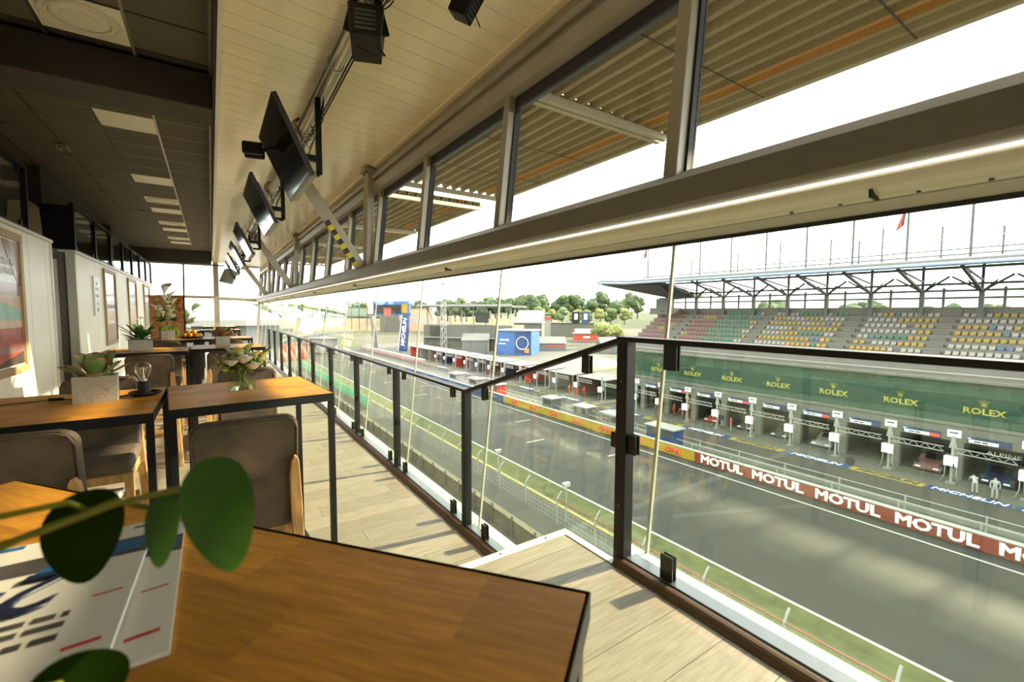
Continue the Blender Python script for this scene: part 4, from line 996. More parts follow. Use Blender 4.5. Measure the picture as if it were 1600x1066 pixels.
# ================================================================== OUTDOORS
G = -12.85
def slabstruct(name, x0, x1, y0, y1, z0, z1, m):
    return tag(MB().box(x0,x1,y0,y1,z0,z1).build(name, m), kind='structure')
slabstruct('ground', -500, 900, -120, 1200, G-1.0, G-.06, m_earth)
slabstruct('service_road', 2.2, 20.3, -40, 170, G-.055, G-.01, m_asph2)
slabstruct('verge_grass', 20.6, 22.75, -40, 165, G-.05, G+.0, m_grass)
slabstruct('race_track', 22.75, 37.2, -40, 190, G-.055, G-.004, m_asph)
slabstruct('line_paint', 20.3, 20.6, -40, 165, G-.05, G+.03, m_liney)
slabstruct('line_paint', 22.75, 22.95, -40, 165, G-.004, G+.006, m_line)
slabstruct('line_paint', 35.62, 35.82, -40, 165, G-.004, G+.006, m_line)
slabstruct('pit_walkway', 37.2, 41.0, -40, 165, G-.055, G-.002, m_pitgreen)
slabstruct('pit_lane', 41.0, 52.5, -40, 165, G-.055, G-.003, m_pitlane)
slabstruct('pit_fast_lane', 42.0, 47.2, -40, 165, G-.003, G+.0, m_asph2)
slabstruct('paddock_ground', 52.5, 110, 47.5, 190, G-.06, G-.02, m_pitlane)
# start grid boxes on track
for k in range(14):
    y = 30+k*8.0; x = 27.5 if k%2 else 31.5
    slabstruct('grid_mark', x, x+2.4, y, y+.18, G-.003, G+.004, m_line)
# low retaining wall and catch fence on the near side
lw = thing('retaining_wall', 'low brown concrete wall with short posts along the service road', 'wall', (15.4,50,G))
MB().box(-.18,.18,-80,70,0,.9).build('wall_body', m_brownw, lw); MB().box(-.22,.22,-80,70,.901,.98).build('coping', m_brownw, lw)
for k in range(60): MB().box(-.28,-.19,-78+k*2.4,-77.85+k*2.4,0,1.25).build('stub_post', m_brownw, lw)
cf = thing('catch_fence', 'trackside wire catch fence with bent white posts', 'fence', (18.4,40,G))
for k in range(33):
    y = -46+k*3.5
    MB().tube([(0,y,0),(0,y,1.75),(.18,y,2.0),(.4,y,2.2)], .055, 6).build('fence_post', m_grey, cf)
wires = MB()
for z in (.3,.6,.9,1.2,1.5): wires.tube([(0,-60,z),(0,75,z)], .012, 4)
wires.build('wire', m_grey, cf)
wv = MB()
for k in range(260): wv.bar((0,-40+k*.4,.1),(0,-40+k*.4,1.7),.012,.012)
tag(wv.build('wire_mesh', m_grey, cf), kind='stuff')
MB().tube([(0,-60,1.75),(0,-18,1.75)], .04, 6).build('top_rail', m_motul, cf)
for i, (x, y, z) in enumerate([(19.2,22.0,G),(19.2,30.5,G)]):
    c = thing('trackside_camera', ['white trackside camera on a post, nearer one by the fence','white trackside camera on a post, farther one by the fence'][i], 'camera', (x,y,z))
    MB().tube([(0,0,0),(0,0,2.4)], .05, 8).build('pole', m_white, c); MB().box(-.3,.25,-.14,.14,2.4,2.68).build('housing', m_white, c, bevel=.03); MB().box(.25,.32,-.1,.1,2.44,2.64).build('lens_hood', m_blackp, c)

# pit wall with banners
pw = thing('pit_wall', 'white pit wall carrying red, yellow and blue sponsor banners', 'wall', (37.15,30,G))
MB().box(.0,.35,-70,130,0,.96).build('wall_body', m_concl, pw); MB().box(-.05,.40,-70,130,.961,1.02).build('coping', m_white, pw)
for nm, a, b, mm in (('banner', -40, 24.5, m_motul), ('banner', 24.5, 57.6, m_dhl), ('banner', 57.6, 99, m_good)):
    MB().box(-.03,-.002,a-30,b-30,.03,.95).build(nm, mm, pw)
tmM = text_mesh('MOTUL', .98, m_inkw, .004, .0, .0, 'CENTER', 1.18, fat=.045)
for k in range(9):
    y = 21.9 - 4.72*k
    place_text('lettering', tmM, pw, (-.045, y-30, .46), (0,-1,0), (0,0,1))
tmD = text_mesh('DHL', .74, m_inkr, .004, .0, .35, 'CENTER', 1.25, fat=.03)
for k in range(7): place_text('lettering', tmD, pw, (-.045, 26.9+4.6*k-30, .46), (0,-1,0), (0,0,1))
tmG = text_mesh('GOODYEAR', .66, m_liney, .012, .012, .2, 'CENTER', 1.1)
for k in range(5): place_text('lettering', tmG, pw, (-.045, 61.5+6.8*k-30, .46), (0,-1,0), (0,0,1))
# railings behind the pit wall
pr = thing('pit_wall_rail', 'white horizontal pipe rails behind the pit wall', 'rail', (38.9,30,G))
for z in (.55,1.1):
    MB().tube([(0,-60,z),(0,60,z)], .035, 6).build('pipe', m_white, pr); MB().tube([(1.4,-60,z),(1.4,60,z)], .035, 6).build('pipe', m_white, pr)
for k in range(30):
    for x in (0,1.4): MB().box(x-.05,x+.05,-60+k*4-.05,-60+k*4+.05,0,1.15).build('upright', m_white, pr)
# painted advertising stripe in the pit lane
stl = thing('painted_stripe', 'blue and yellow lettered painted stripe along the pit lane', 'road marking', (47.6,30,G))
segs = [(-10,0,m_liney),(.2,10.4,m_good),(10.6,15.6,m_liney),(15.8,21.3,m_good),(21.5,27.0,m_liney)] + [(27.2+6*k,33+6*k,[m_good,m_liney][k%2]) for k in range(16)]
segs = [(-4.6,.9,m_liney),(1.0,5.7,m_good) ,(5.9,10.5,m_good),(10.7,15.7,m_liney),(15.9,21.3,m_good),(21.5,27.0,m_liney)] + segs[5:]
tmW = text_mesh('MICHELIN', .98, m_inkw, .002, .0, .2, 'CENTER', .95, fat=.012); tmK = text_mesh('MICHELIN', .98, m_inkk, .002, .0, .2, 'CENTER', .95, fat=.012)
for a, b, mm in segs:
    MB().box(-.55,.55,a-30,b-30,-.002,.010).build('stripe_block', mm, stl)
    place_text('lettering', tmW if mm is m_good else tmK, stl, (-.02,(a+b)/2-30,.026), (0,-1,0), (1,0,0))
# portable pit wall cabins
for i, (y, mm, w) in enumerate([(36.5,m_grey,3.2),(41.8,m_whitet,2.4),(29.6,m_good,3.4),(48.5,m_whitet,2.2),(63.0,m_signr,3.0),(70,m_grey,3.0),(78,m_white,3.0)]):
    c = thing('pit_cabin', ['grey','white','blue','second white','red','far grey','farthest white'][i] + ' timing cabin standing behind the pit wall', 'cabin', (39.4,y,G), 0, 'timing cabins behind the pit wall')
    MB().box(-.8,.8,-w/2,w/2,.15,1.9).build('body', mm, c); MB().box(-1.0,1.0,-w/2-.2,w/2+.2,1.9,2.02).build('roof', m_white, c)
    MB().box(-.81,-.802,-w/2+.25,w/2-.25,1.05,1.7).build('window', m_darkint, c)
    for sx in (-.7,.7):
        for sy in (-1,1): MB().box(sx-.06,sx+.06,sy*(w/2-.1)-.06,sy*(w/2-.1)+.06,0,.15).build('foot', m_black, c)

# ---------------------------------------------------------------- pit building and grandstand
PX = 51.75; BY0 = -4.0; BY1 = 47.0; BP = 4.13; SIGN0 = 9.68
pb = thing('pit_building', 'long concrete pit building with garages under a green glazed gallery', 'building', (PX,20,G))
bx = lambda nm, x0, x1, y0, y1, z0, z1, m, **k: MB().box(x0,x1,y0,y1,z0,z1).build(nm, m, pb, world=True, **k)
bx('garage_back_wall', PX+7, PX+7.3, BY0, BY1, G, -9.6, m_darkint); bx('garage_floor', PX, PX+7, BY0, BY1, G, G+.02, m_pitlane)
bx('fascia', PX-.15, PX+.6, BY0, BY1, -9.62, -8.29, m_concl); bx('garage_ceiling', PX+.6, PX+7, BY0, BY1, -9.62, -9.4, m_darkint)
bx('gallery_slab', PX-.3, PX+7, BY0, BY1, -8.29, -8.1, m_concl)
bx('gallery_back', PX+3.5, PX+3.7, BY0, BY1, -8.1, -4.6, m_darkint)
bx('gallery_end', PX, PX+7, BY1-.3, BY1, G, -3.9, m_concl); bx('gallery_end', PX, PX+7, BY0, BY0+.3, G, -3.9, m_concl)
bx('upper_band', PX-.35, PX+1.0, BY0, BY1, -4.58, -3.98, m_concl); bx('upper_band_lip', PX-.4, PX-.1, BY0, BY1, -3.98, -3.88, m_white)
tm24 = text_mesh('24', .2, m_inkw, .003, fat=.006)
k = -3
while True:
    y = SIGN0 + BP*k; k += 1
    if y > BY1: break
    if y < BY0: continue
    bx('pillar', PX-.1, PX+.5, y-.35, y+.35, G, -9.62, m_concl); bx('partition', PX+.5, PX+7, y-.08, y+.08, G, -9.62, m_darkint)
    bx('name_board', PX-.22, PX-.155, y-3.05, y-.55, -9.55, -9.0, m_navy)
    bx('name_plate', PX-.235, PX-.2205, y-2.7, y-.65, -9.50, -9.24, m_inkw); bx('number_plate', PX-.245, PX-.2355, y-3.03, y-2.35, -9.51, -9.24, [m_signr,m_navy][k%2])
    bx('emblem', PX-.235, PX-.2205, y-.98, y-.56, -9.24, -9.01, m_signb)
    print_line(pb, m_inkk, Vector((PX-.238,y-.95,-9.37))-org(pb), (0,-1,0), (0,0,1), (6,5), .11, .004)
    place_text('lettering', tm24, pb, Vector((PX-.238,y-.66,-9.16))-org(pb), (0,-1,0), (0,0,1))
    bx('sign_plate', PX-1.42, PX-1.38, y-.42, y+.42, -9.05, -8.45, m_inkw)
    print_line(pb, m_inkk, Vector((PX-1.421,y+.28,-8.68))-org(pb), (0,-1,0), (0,0,1), (7,), .12, .004)
    bx('sign_arm', PX-1.38, PX-.15, y-.05, y+.05, -8.8, -8.7, m_white)
# gallery glazing with mullions and green banners
y = BY0+.3; q = 0
while y < BY1-.4:
    b = min(y+1.78, BY1-.3)
    bx('gallery_pane', PX+.05, PX+.09, y+.03, b-.03, -8.1, -4.6, m_galglass)
    bx('gallery_mullion', PX+.0, PX+.12, b-.03, b+.03, -8.1, -4.58, m_truss); y = b; q += 1
bx('green_banner', PX-.06, PX-.02, BY0+.3, BY1-.3, -7.35, -5.75, m_rolexg)
tmR = text_mesh('ROLEX', .70, m_gold, .004, .0, 0, 'CENTER', 1.12, fat=.022)
def crown_logo(yc, zc, s):
    mb = MB()
    for a in (-.5,-.25,0,.25,.5):
        mb.bar((PX-.075, yc, zc-.3*s),(PX-.075, yc+a*s, zc+(.42-.25*abs(a))*s),.09*s,.02,.03*s,.02,up=(1,0,0)); mb.blob((PX-.075,yc+a*s,zc+(.46-.25*abs(a))*s),.055*s,1,0)
    mb.box(PX-.085,PX-.065,yc-.3*s,yc+.3*s,zc-.36*s,zc-.26*s)
    mb.build('crown_emblem', m_gold, pb, world=True)
for k in range(8):
    yy = 8.32+5.29*k
    place_text('lettering', tmR, pb, Vector((PX-.075,yy,-6.9))-org(pb), (0,-1,0), (0,0,1)); crown_logo(yy, -6.2, .62)
place_text('lettering', text_mesh('ALPINE', .42, m_inkw, .003, .0, 0, 'CENTER', 1.5), pb, Vector((PX+1.2,7.2,-10.4))-org(pb), (0,-1,0), (0,0,1))
# people-level garage contents
for i, (yy, mm) in enumerate([(11.6,m_postp),(7.4,m_navy),(19.9,m_grey),(27.9,m_inkg),(32.2,m_postr),(24.0,m_truss)]):
    c = thing('race_car', ['plum-coloured','navy','grey','charcoal','dark red','dark green'][i] + ' low racing car parked inside a pit garage', 'car', (PX+2.4,yy,G+.02), 0, 'racing cars in the garages')
    mb = MB().prism([(-2.2,.10),(-2.3,.32),(-1.2,.62),(-.5,.72),(0,1.02),(.7,1.0),(1.5,.72),(2.3,.70),(2.3,.15)], 'y', -.95,.95); mb.build('body', mm, c, bevel=.06)
    MB().prism([(-.45,.74),(0,1.0),(.35,1.0),(.4,.76)], 'y', -.6,.6).build('canopy', m_screen, c).location = (0,0,.03)
    for sx in (-1.45,1.45):
        for sy in (-1,1):
            w = MB().lathe([(.0,-.15),(.30,-.15),(.34,-.12),(.34,.12),(.30,.15),(.0,.15)], 18).build('wheel', m_tyre, c); w.matrix_local = Matrix.Translation((sx,sy*.86,.34)) @ Matrix.Rotation(PI/2,4,'X')
    MB().box(1.95,2.35,-.95,.95,1.0,1.05).build('rear_wing', m_black, c); MB().box(2.0,2.3,-.04,.04,.70,1.0).build('wing_mount', m_black, c)
    for sy in (-.6,.6): MB().box(-2.27,-2.15,sy-.18,sy+.18,.30,.42).build('headlight', m_inkw, c)
# pit gantries with swing arms
gt = thing('pit_gantry', 'x', 'gantry', (PX-1.5,SIGN0,G), 0, 'pit gantries in front of the garages')
MB().box(-.08,.08,-.08,.08,0,3.9).build('mast', m_white, gt)
MB().box(-.3,.3,-.3,.3,0,.06).build('base_plate', m_grey, gt)
MB().box(-.5,-.46,-.42,.42,1.5,2.3).build('number_sheet', m_inkw, gt); MB().box(-.46,.1,-.38,.38,1.7,2.3).build('control_box', m_white, gt)
ar = MB()
for z in (2.55,2.95): ar.bar((-.05,-.1,z),(-.2,-3.6,z),.07,.07)
for k in range(9): ar.bar((-.05-.0167*k,-.1-.39*k,2.55 if k%2 else 2.95),(-.067-.0167*k,-.1-.39*(k+1),2.95 if k%2 else 2.55),.04,.04)
ar.build('swing_arm', m_white, gt)
MB().prism([(-.07,3.9),(.07,3.9),(.26,2.9),(-.26,2.9)], 'x', -.03,.03).build('top_gusset', m_white, gt)
for sy in (-.35,.35): MB().tube([(-.2,sy,1.6),(-.35,sy,.7),(-.3,sy*1.6,.08),(-.1,sy*2.0,.05)], .03, 6).build('air_hose', m_white, gt, smooth=True)
gys = [SIGN0+BP*k for k in range(-1,9)] + [49.5+5.6*k for k in range(12)]
gt.location = (PX-1.5, gys[0], G)
gt['label'] = 'first white pit gantry from the right along the garages'
for k, y in enumerate(gys[1:]): dup(gt, (PX-1.5,y,G), 0, '%s white pit gantry from the right along the garages' % ORD[k+1])
# numbers on the sheets
place_text('lettering', text_mesh('1', .55, m_inkk, .003, .02), [o for o in SC.objects if o.name.startswith('pit_gantry') and o.parent is None][1], (-.506,-.2,1.5), (0,-1,0), (0,0,1))
# far row of white awnings along the open pit
for k in range(11):
    y = 52.5+7.6*k
    a = thing('pit_awning', '%s flat white awning in the row beyond the pit building' % ORD[k], 'awning', (PX+1.5,y,G), 0, 'white awnings in the open paddock')
    MB().prism([(-2.6,3.15),(2.6,3.3),(2.6,3.42),(-2.6,3.25)], 'y', -3.3, 3.3).build('roof', m_whitet, a)
    MB().box(-2.5,2.6,3.05,3.15,.05,3.1).build('side_wall', [m_postp,m_grey,m_signr,m_navy][k%4], a); MB().box(2.3,2.5,-3.1,3.05,.0,3.1).build('back_wall', m_darkint, a)
    for sx in (-2.45,2.2):
        for sy in (-3.2,3.2): MB().box(sx-.05,sx+.05,sy-.05,sy+.05,0,3.15).build('pole', m_white, a)

# grandstand on top
gs = thing('grandstand', 'concrete grandstand with rows of coloured seats under a long roof', 'grandstand', (PX+.2,22,-3.9))
NR = 9; TR = .92; RI = .565; SX = PX+.9; SZ = -3.75
gsx = lambda nm, x0,x1,y0,y1,z0,z1,m: MB().box(x0,x1,y0,y1,z0,z1).build(nm, m, gs, world=True)
for r in range(NR):
    gsx('terrace_step', SX+r*TR, SX+(r+1)*TR+.02, BY0, BY1, SZ+r*RI-.9, SZ+r*RI, m_concw)
topz = SZ+(NR-1)*RI
gsx('rear_parapet', SX+NR*TR, SX+NR*TR+.25, BY0, BY1, topz-1, topz+.95, m_concw)
gsx('front_barrier', PX+.55, PX+.62, BY0, BY1, -3.98, -3.35, m_concw)
MB().tube([(PX+.58,BY0,-3.1),(PX+.58,BY1,-3.1)], .03, 6).build('front_rail', m_white, gs, world=True)
aisles = [(5.3,6.6),(11.9,13.1),(19.4,20.6),(28.9,30.2),(40.2,41.3)]
for a, b in aisles:
    for r in range(NR): gsx('aisle_step', SX+r*TR-.42, SX+r*TR, a, b, SZ+r*RI-.56, SZ+r*RI-.28, m_concl)
for a, b in aisles[1:]: gsx('entry_portal', SX+NR*TR-.15, SX+NR*TR-.01, a-.2, b+.9, topz+.1, topz+.9, m_concl)
seat_proto = MB().prism([(-.02,0),(.32,0),(.37,.33),(.32,.33),(.28,.06),(-.02,.06)], 'y', -.185, .185)
smats = [m_seatW,m_seatY,m_seatG,m_seatB,m_seatO,m_seatR]
meshes = [seat_proto.mesh('seat', m) for m in smats]
bulk = MB(); srnd = random.Random(4); n_ind = 0
yseat = []
y = 1.0
while y < BY1-.5:
    if not any(a-.28 < y < b+.28 for a, b in aisles): yseat.append(y)
    y += .52
state = 1
for r in range(NR):
    run = 0
    for y in yseat:
        if run <= 0:
            if y < 28: state = srnd.choices([0,1,2,3,4],[.48,.32,.07,.05,.08])[0]; run = srnd.choice([1,1,2,3,5]) if state not in (0,1) else srnd.choice([2,3,4,6])
            elif y < 35: state = srnd.choices([2,3,1],[.9,.05,.05])[0]; run = 3
            else: state = srnd.choices([5,1],[.96,.04])[0]; run = 2
            if state in (3,4) : run = srnd.choice([1,1,2])
        run -= 1
        if srnd.random() < .02: continue
        p = (SX+r*TR+.36, y, SZ+r*RI+.02)
        if y < 19.3 and n_ind < 290:
            o = link('seat', meshes[state], gs); o.location = Vector(p)-org(gs); n_ind += 1
        else:
            bulk.mi = state; bulk.add([(v[0]+p[0],v[1]+p[1],v[2]+p[2]) for v in seat_proto.v], seat_proto.f)
tag(bulk.build('seat_rows', smats, gs, world=True, fix=False), kind='stuff')
# roof on tree-like columns
rf = thing('stand_roof', 'long grey stand roof with blue front edge on branching columns', 'roof', (SX+NR*TR,22,topz+.9))
RXf, RXb = 51.2, 66.5
V = [(RXf,-6,5.0),(RXf,46,5.15),(RXf+1.4,53,5.6),(RXb,50,7.0),(RXb,-6,6.8)]
MB().add([(x,y,z) for x,y,z in V]+[(x,y,z+.16) for x,y,z in V], [(4,3,2,1,0),(5,6,7,8,9)]+[(i,(i+1)%5,5+(i+1)%5,5+i) for i in range(5)]).build('deck', m_under, rf, world=True)
MB().add([(x,y,z+.17) for x,y,z in V]+[(x,y,z+.60) for x,y,z in V], [(4,3,2,1,0),(5,6,7,8,9)]+[(i,(i+1)%5,5+(i+1)%5,5+i) for i in range(5)]).build('sheeting', m_roof, rf, world=True)
MB().tube([(RXf-.05,-6,5.18),(RXf-.05,46,5.33),(RXf+1.3,53,5.8)], .17, 8).build('front_gutter', m_roofb, rf, world=True, smooth=True)
MB().add([(RXf+.1,40,4.9),(RXf+1.5,53,5.55),(RXb-4,49,6.3),(RXb-4,40,3.6),(RXf+4,40,2.9)], [(0,1,4),(1,2,3),(1,3,4),(0,4,3,2,1)]).build('end_soffit', m_under, rf, world=True, fix=True)
cy = [10.38+4.27*k for k in range(-3,9)]
for y in cy:
    X = SX+NR*TR-.6
    MB().box(X-.2,X+.2,y-.19,y+.19,topz-.1,topz+2.55).build('column', m_truss, rf, world=True)
    MB().box(X+1.6,X+1.8,y-1.35,y-1.15,topz,topz+2.9).build('rear_column', m_truss, rf, world=True)
    br = MB()
    for s in (-1,1):
        br.bar((X,y,topz+2.45),(X-.5,y+s*2.05,topz+3.9),.16,.16); br.bar((X,y,topz+2.45),(X,y+s*1.0,topz+3.5),.12,.12)
    br.bar((X,y,topz+2.45),(RXf+1.5,y,5.15),.22,.22); br.bar((X,y,topz+3.5),(RXf+1.5,y,5.2),.14,.14); br.bar((X,y,topz+2.4),(X,y,6.0),.2,.2)
    br.build('branch', m_truss, rf, world=True)
for X, z in ((SX+NR*TR-.6,topz+2.55),(SX+NR*TR-.6,topz+3.2),(SX+NR*TR+1.6,topz+1.9),(RXf+8,5.5),(RXf+1.5,5.0),(RXf+5,5.25)):
    MB().bar((X,-6,z),(X,47,z),.16,.22).build('purlin', m_truss, rf, world=True)
tr = MB()
for k in range(50): tr.bar((RXf+1.5,-5+k*1.05,5.0),(RXf+5,-5+k*1.05+.5,5.2),.07,.07)
tr.build('lattice', m_truss, rf, world=True)
for z in (6.95,7.4): MB().tube([(RXf+3,-6,z-.75),(RXf+3,46,z-.6)], .06, 5).build('roof_rail', m_truss, rf, world=True)
for k in range(26): MB().box(RXf+2.97,RXf+3.03,-5.9+k*2,-5.84+k*2,5.6,6.75).build('rail_upright', m_grey, rf, world=True)
poles = [1088,1131,1178,1233,1296,1364,1443,1539]
pys = [10.2+4.27*k for k in range(-1,9)]
for k, y in enumerate(pys):
    f = thing('flagpole', '%s tall flagpole from the right on the stand roof' % ORD[k], 'flagpole', (RXf+3,y,5.75), 0, 'flagpoles on the stand roof')
    MB().tube([(0,0,0),(0,0,1.0)], .09, 6).build('socket', m_truss, f); MB().tube([(0,0,1.0),(0,0,6.4)], .10, 6).build('pole', m_truss, f); MB().blob((0,0,6.45),.09,1,0).build('finial', m_grey, f)
def flag(label, y, mats, top):
    f = thing('flag', label, 'flag', (RXf+3,y,5.75+top))
    for i, mm in enumerate(mats):
        V = [];
        for j in range(6):
            t = j/5; z = -t*2.6; w0 = -.05-.9*(t*.5+.1)*i/len(mats); w1 = -.05-.9*(t*.5+.1)*(i+1)/len(mats)
            V += [(.03*math.sin(t*6), -w0*1.2+.25*t, z-.2*i),(.03*math.sin(t*6+1), -w1*1.2+.25*t, z-.2*(i+1))]
        F = [(2*j,2*j+1,2*j+3,2*j+2) for j in range(5)]
        n = len(V); MB().add(V+[(x-.02,yy,z) for x,yy,z in V], F+[tuple(q+n for q in reversed(ff)) for ff in F]).build('cloth_band', mm, f)
flag('red and black flag hanging on a right-hand roof flagpole', pys[2]+.0, [m_flagk,m_flagr,m_flagr], 6.2)
flag('black and red flag at the left end of the stand roof', pys[9]+.0, [m_flagk,m_flagr], 6.2)
for k, y in enumerate([8.4,12.2,16.5,18.4,20.9,26.0,31.0,37.5]):
    a = thing('antenna', '%s short thin aerial from the right on the stand roof' % ORD[k], 'antenna', (RXf+3.6,y,5.8), 0, 'aerials on the stand roof')
    MB().tube([(0,0,0),(0,0,2.6+.5*(k%3))], .075, 5).build('rod', m_truss, a); MB().box(-.1,.1,-.1,.1,1.8,2.0).build('box', m_grey, a)
# end cabin of the grandstand
cbn = thing('press_cabin', 'small concrete cabin at the left end of grandstand', 'cabin', (SX+NR*TR-1.6,45.2,topz+.01))
MB().box(-1.4,1.2,-2.2,1.7,0,1.0).build('walls', m_concw, cbn); MB().box(-.9,.9,-1.2,.9,1.0,2.4).build('tank', m_truss, cbn); MB().box(-1.405,-1.401,-1.2,-.4,.3,.7).build('window', m_darkint, cbn)

# ---------------------------------------------------------------- canopy over the windows
cpz = 3.0
def canopy(y0, y1, label):
    c = thing('canopy_panel', label, 'canopy', (2.3,(y0+y1)/2,cpz), 0, 'perforated sun canopy outside the windows')
    x0, x1 = 2.35, 4.02; n = 11; pitch = (x1-x0)/n
    for k in range(n):
        a = x0+k*pitch
        MB().prism([(a,.0),(a+.045,.0),(a+.06,.06),(a+pitch-.015,.06),(a+pitch,.0),(a+pitch,.003),(a+pitch-.013,.063),(a+.058,.063),(a+.043,.003),(a,.003)], 'y', y0+.02, y1-.02).build('sheet_rib', m_canopyo if k == 8 else m_canopy, c, world=False)
    for o in c.children: o.location = -Vector(c.location) + Vector((0,0,cpz))
    MB().box(x0-.05,x0+.0,y0,y1,cpz-.03,cpz+.07).build('inner_edge', m_canopyf, c, world=True); MB().box(x1+.0,x1+.06,y0,y1,cpz-.01,cpz+.07).build('outer_edge', m_canopyf, c, world=True)
    for y in (y0,y1-.06): MB().box(x0-.2,x1,y,y+.06,cpz-.06,cpz-.001).build('end_bar', m_canopyf, c, world=True)
    for yy in (y0+(y1-y0)*.33, y0+(y1-y0)*.66): MB().box(x0,x1,yy-.006,yy+.006,cpz-.004,cpz-.0005).build('sheet_joint', m_darkint, c, world=True)
    MB().box(x0-.05,x1+.06,y0,y1,cpz+.0705,cpz+.085).build('top_sheet', m_canopyf, c, world=True)
    MB().bar((2.02,(y0+y1)/2,cpz+.15),(x0,(y0+y1)/2,cpz+.04),.06,.06).build('bracket', m_canopyf, c, world=True)
for i, (a, b) in enumerate([(-3.0,.06),(.08,3.14),(3.16,6.3),(7.0,10.0),(10.08,13.1),(13.2,16.2),(16.3,19.3)]):
    canopy(a, b, '%s perforated canopy panel outside the windows, counted from the camera' % ORD[i])

# ---------------------------------------------------------------- people
def skin_person(pose):
    J = dict(pose); me = bpy.data.meshes.new('body'); names = ['pelvis','chest','neck','head','headtop','shL','elL','haL','shR','elR','haR','hiL','knL','anL','toL','hiR','knR','anR','toR']
    E = [('pelvis','chest'),('chest','neck'),('neck','head'),('head','headtop'),('chest','shL'),('shL','elL'),('elL','haL'),('chest','shR'),('shR','elR'),('elR','haR'),('pelvis','hiL'),('hiL','knL'),('knL','anL'),('anL','toL'),('pelvis','hiR'),('hiR','knR'),('knR','anR'),('anR','toR')]
    rad = dict(pelvis=.13,chest=.155,neck=.06,head=.095,headtop=.075,shL=.075,elL=.05,haL=.045,shR=.075,elR=.05,haR=.045,hiL=.095,knL=.07,anL=.05,toL=.045,hiR=.095,knR=.07,anR=.05,toR=.045)
    me.from_pydata([J[n] for n in names], [(names.index(a),names.index(b)) for a,b in E], [])
    ob = bpy.data.objects.new('body', me); COL.objects.link(ob)
    sk = ob.modifiers.new('skin','SKIN'); sk.use_smooth_shade = True
    for i, n in enumerate(names): me.skin_vertices[0].data[i].radius = (rad[n],rad[n])
    me.skin_vertices[0].data[0].use_root = True
    sb = ob.modifiers.new('sub','SUBSURF'); sb.levels = 1
    dg = bpy.context.evaluated_depsgraph_get(); out = bpy.data.meshes.new_from_object(ob.evaluated_get(dg)); bpy.data.objects.remove(ob); return out
base = dict(pelvis=(0,0,.95),chest=(0,.0,1.32),neck=(0,0,1.50),head=(0,.01,1.62),headtop=(0,.0,1.74),shL=(-.19,0,1.42),elL=(-.26,.02,1.15),haL=(-.24,.10,.90),shR=(.19,0,1.42),elR=(.26,.02,1.15),haR=(.24,.10,.90),hiL=(-.10,0,.90),knL=(-.11,.04,.50),anL=(-.12,0,.09),toL=(-.13,.16,.05),hiR=(.10,0,.90),knR=(.11,.02,.50),anR=(.12,-.05,.09),toR=(.13,.10,.05))
bend = dict(base, chest=(0,.30,1.18), neck=(0,.44,1.28), head=(0,.52,1.34), headtop=(0,.60,1.40), shL=(-.19,.36,1.22), elL=(-.22,.46,.98), haL=(-.16,.62,.85), shR=(.19,.36,1.22), elR=(.22,.46,.98), haR=(.16,.62,.85))
walk = dict(base, knL=(-.10,.18,.52), anL=(-.11,.22,.10), toL=(-.12,.38,.06), knR=(.10,-.04,.50), anR=(.11,-.28,.12), toR=(.12,-.16,.05), haL=(-.24,-.14,.92), haR=(.25,.20,.98))
PM = {'stand': skin_person(base), 'bend': skin_person(bend), 'walk': skin_person(walk)}
def person(label, loc, rz, pose, cloth, trousers, s=1.0):
    p = thing('person', label, 'person', loc, rz); me = PM[pose].copy(); me.materials.clear()
    for m in (cloth, trousers, m_skin, m_hair, m_black): me.materials.append(m)
    hz = {'stand':1.52,'bend':9,'walk':1.52}[pose]
    for f in me.polygons:
        c = f.center; z = c.z
        mi = 0
        if z < .12: mi = 4
        elif z < .93 and abs(c.x) < .2: mi = 1
        elif pose != 'bend' and z > 1.52: mi = 3 if (z > 1.68 or c.y < -.03) else 2
        elif pose == 'bend' and c.y > .45 and abs(c.x) < .12 and z > 1.22: mi = 3 if z > 1.34 else 2
        elif abs(c.x) > .2 and z < .96 and pose != 'bend': mi = 2
        f.material_index = mi
    b = link('body', me, p); b.scale = (s,s,s); return p
PS = [('navy-clad marshal standing at the yellow and blue pit stripe', (48.3,37.7), 'stand', m_navy, m_navy, .4),
      ('leftmost of three walkers in orange overalls on the pit lane', (49.6,56.4), 'walk', m_orangef, m_orangef, 2.6), ('middle of three walkers in orange overalls on the pit lane', (49.9,54.9), 'walk', m_orangef, m_orangef, 2.4), ('rightmost of three walkers in orange overalls on the pit lane', (50.3,53.5), 'walk', m_orangef, m_orangef, 2.7),
      ('dark figure standing alone on the far pit lane', (46.6,63.5), 'stand', m_navy, m_navy, 1), ('mechanic in white overalls bending near the wheel, left one', (48.6,8.0), 'bend', m_white, m_white, -1.2), ('mechanic in white overalls with dark pack, right one', (48.3,6.9), 'stand', m_white, m_white, 1.9),
      ('red-clad mechanic standing before the garages', (50.0,28.4), 'stand', m_signr, m_grey, .5), ('orange-clad crew member at the fourth garage, left one', (51.2,37.0), 'stand', m_postr, m_postr, 0), ('orange-clad crew member at the fourth garage, right one', (51.3,35.8), 'bend', m_orangef, m_postr, 1.6), ('crew member in dark top beside the middle garage', (51.2,30.2), 'stand', m_navy, m_grey, 1.0)]
for lb, (x,y), ps, c1, c2, rz in PS: person(lb, (x,y,G), rz, ps, c1, c2)
wh = thing('wheel', 'single dark wheel standing upright on the pit lane edge', 'wheel', (48.4,16.1,G+.36))
MB().lathe([(.18,-.15),(.33,-.15),(.36,-.11),(.36,.11),(.33,.15),(.18,.15)], 22).build('tyre', m_tyre, wh).rotation_euler = (0,PI/2,.4); MB().lathe([(.0,-.08),(.18,-.10),(.18,.10),(.0,.08)], 16).build('rim', m_signb, wh).rotation_euler = (0,PI/2,.4)

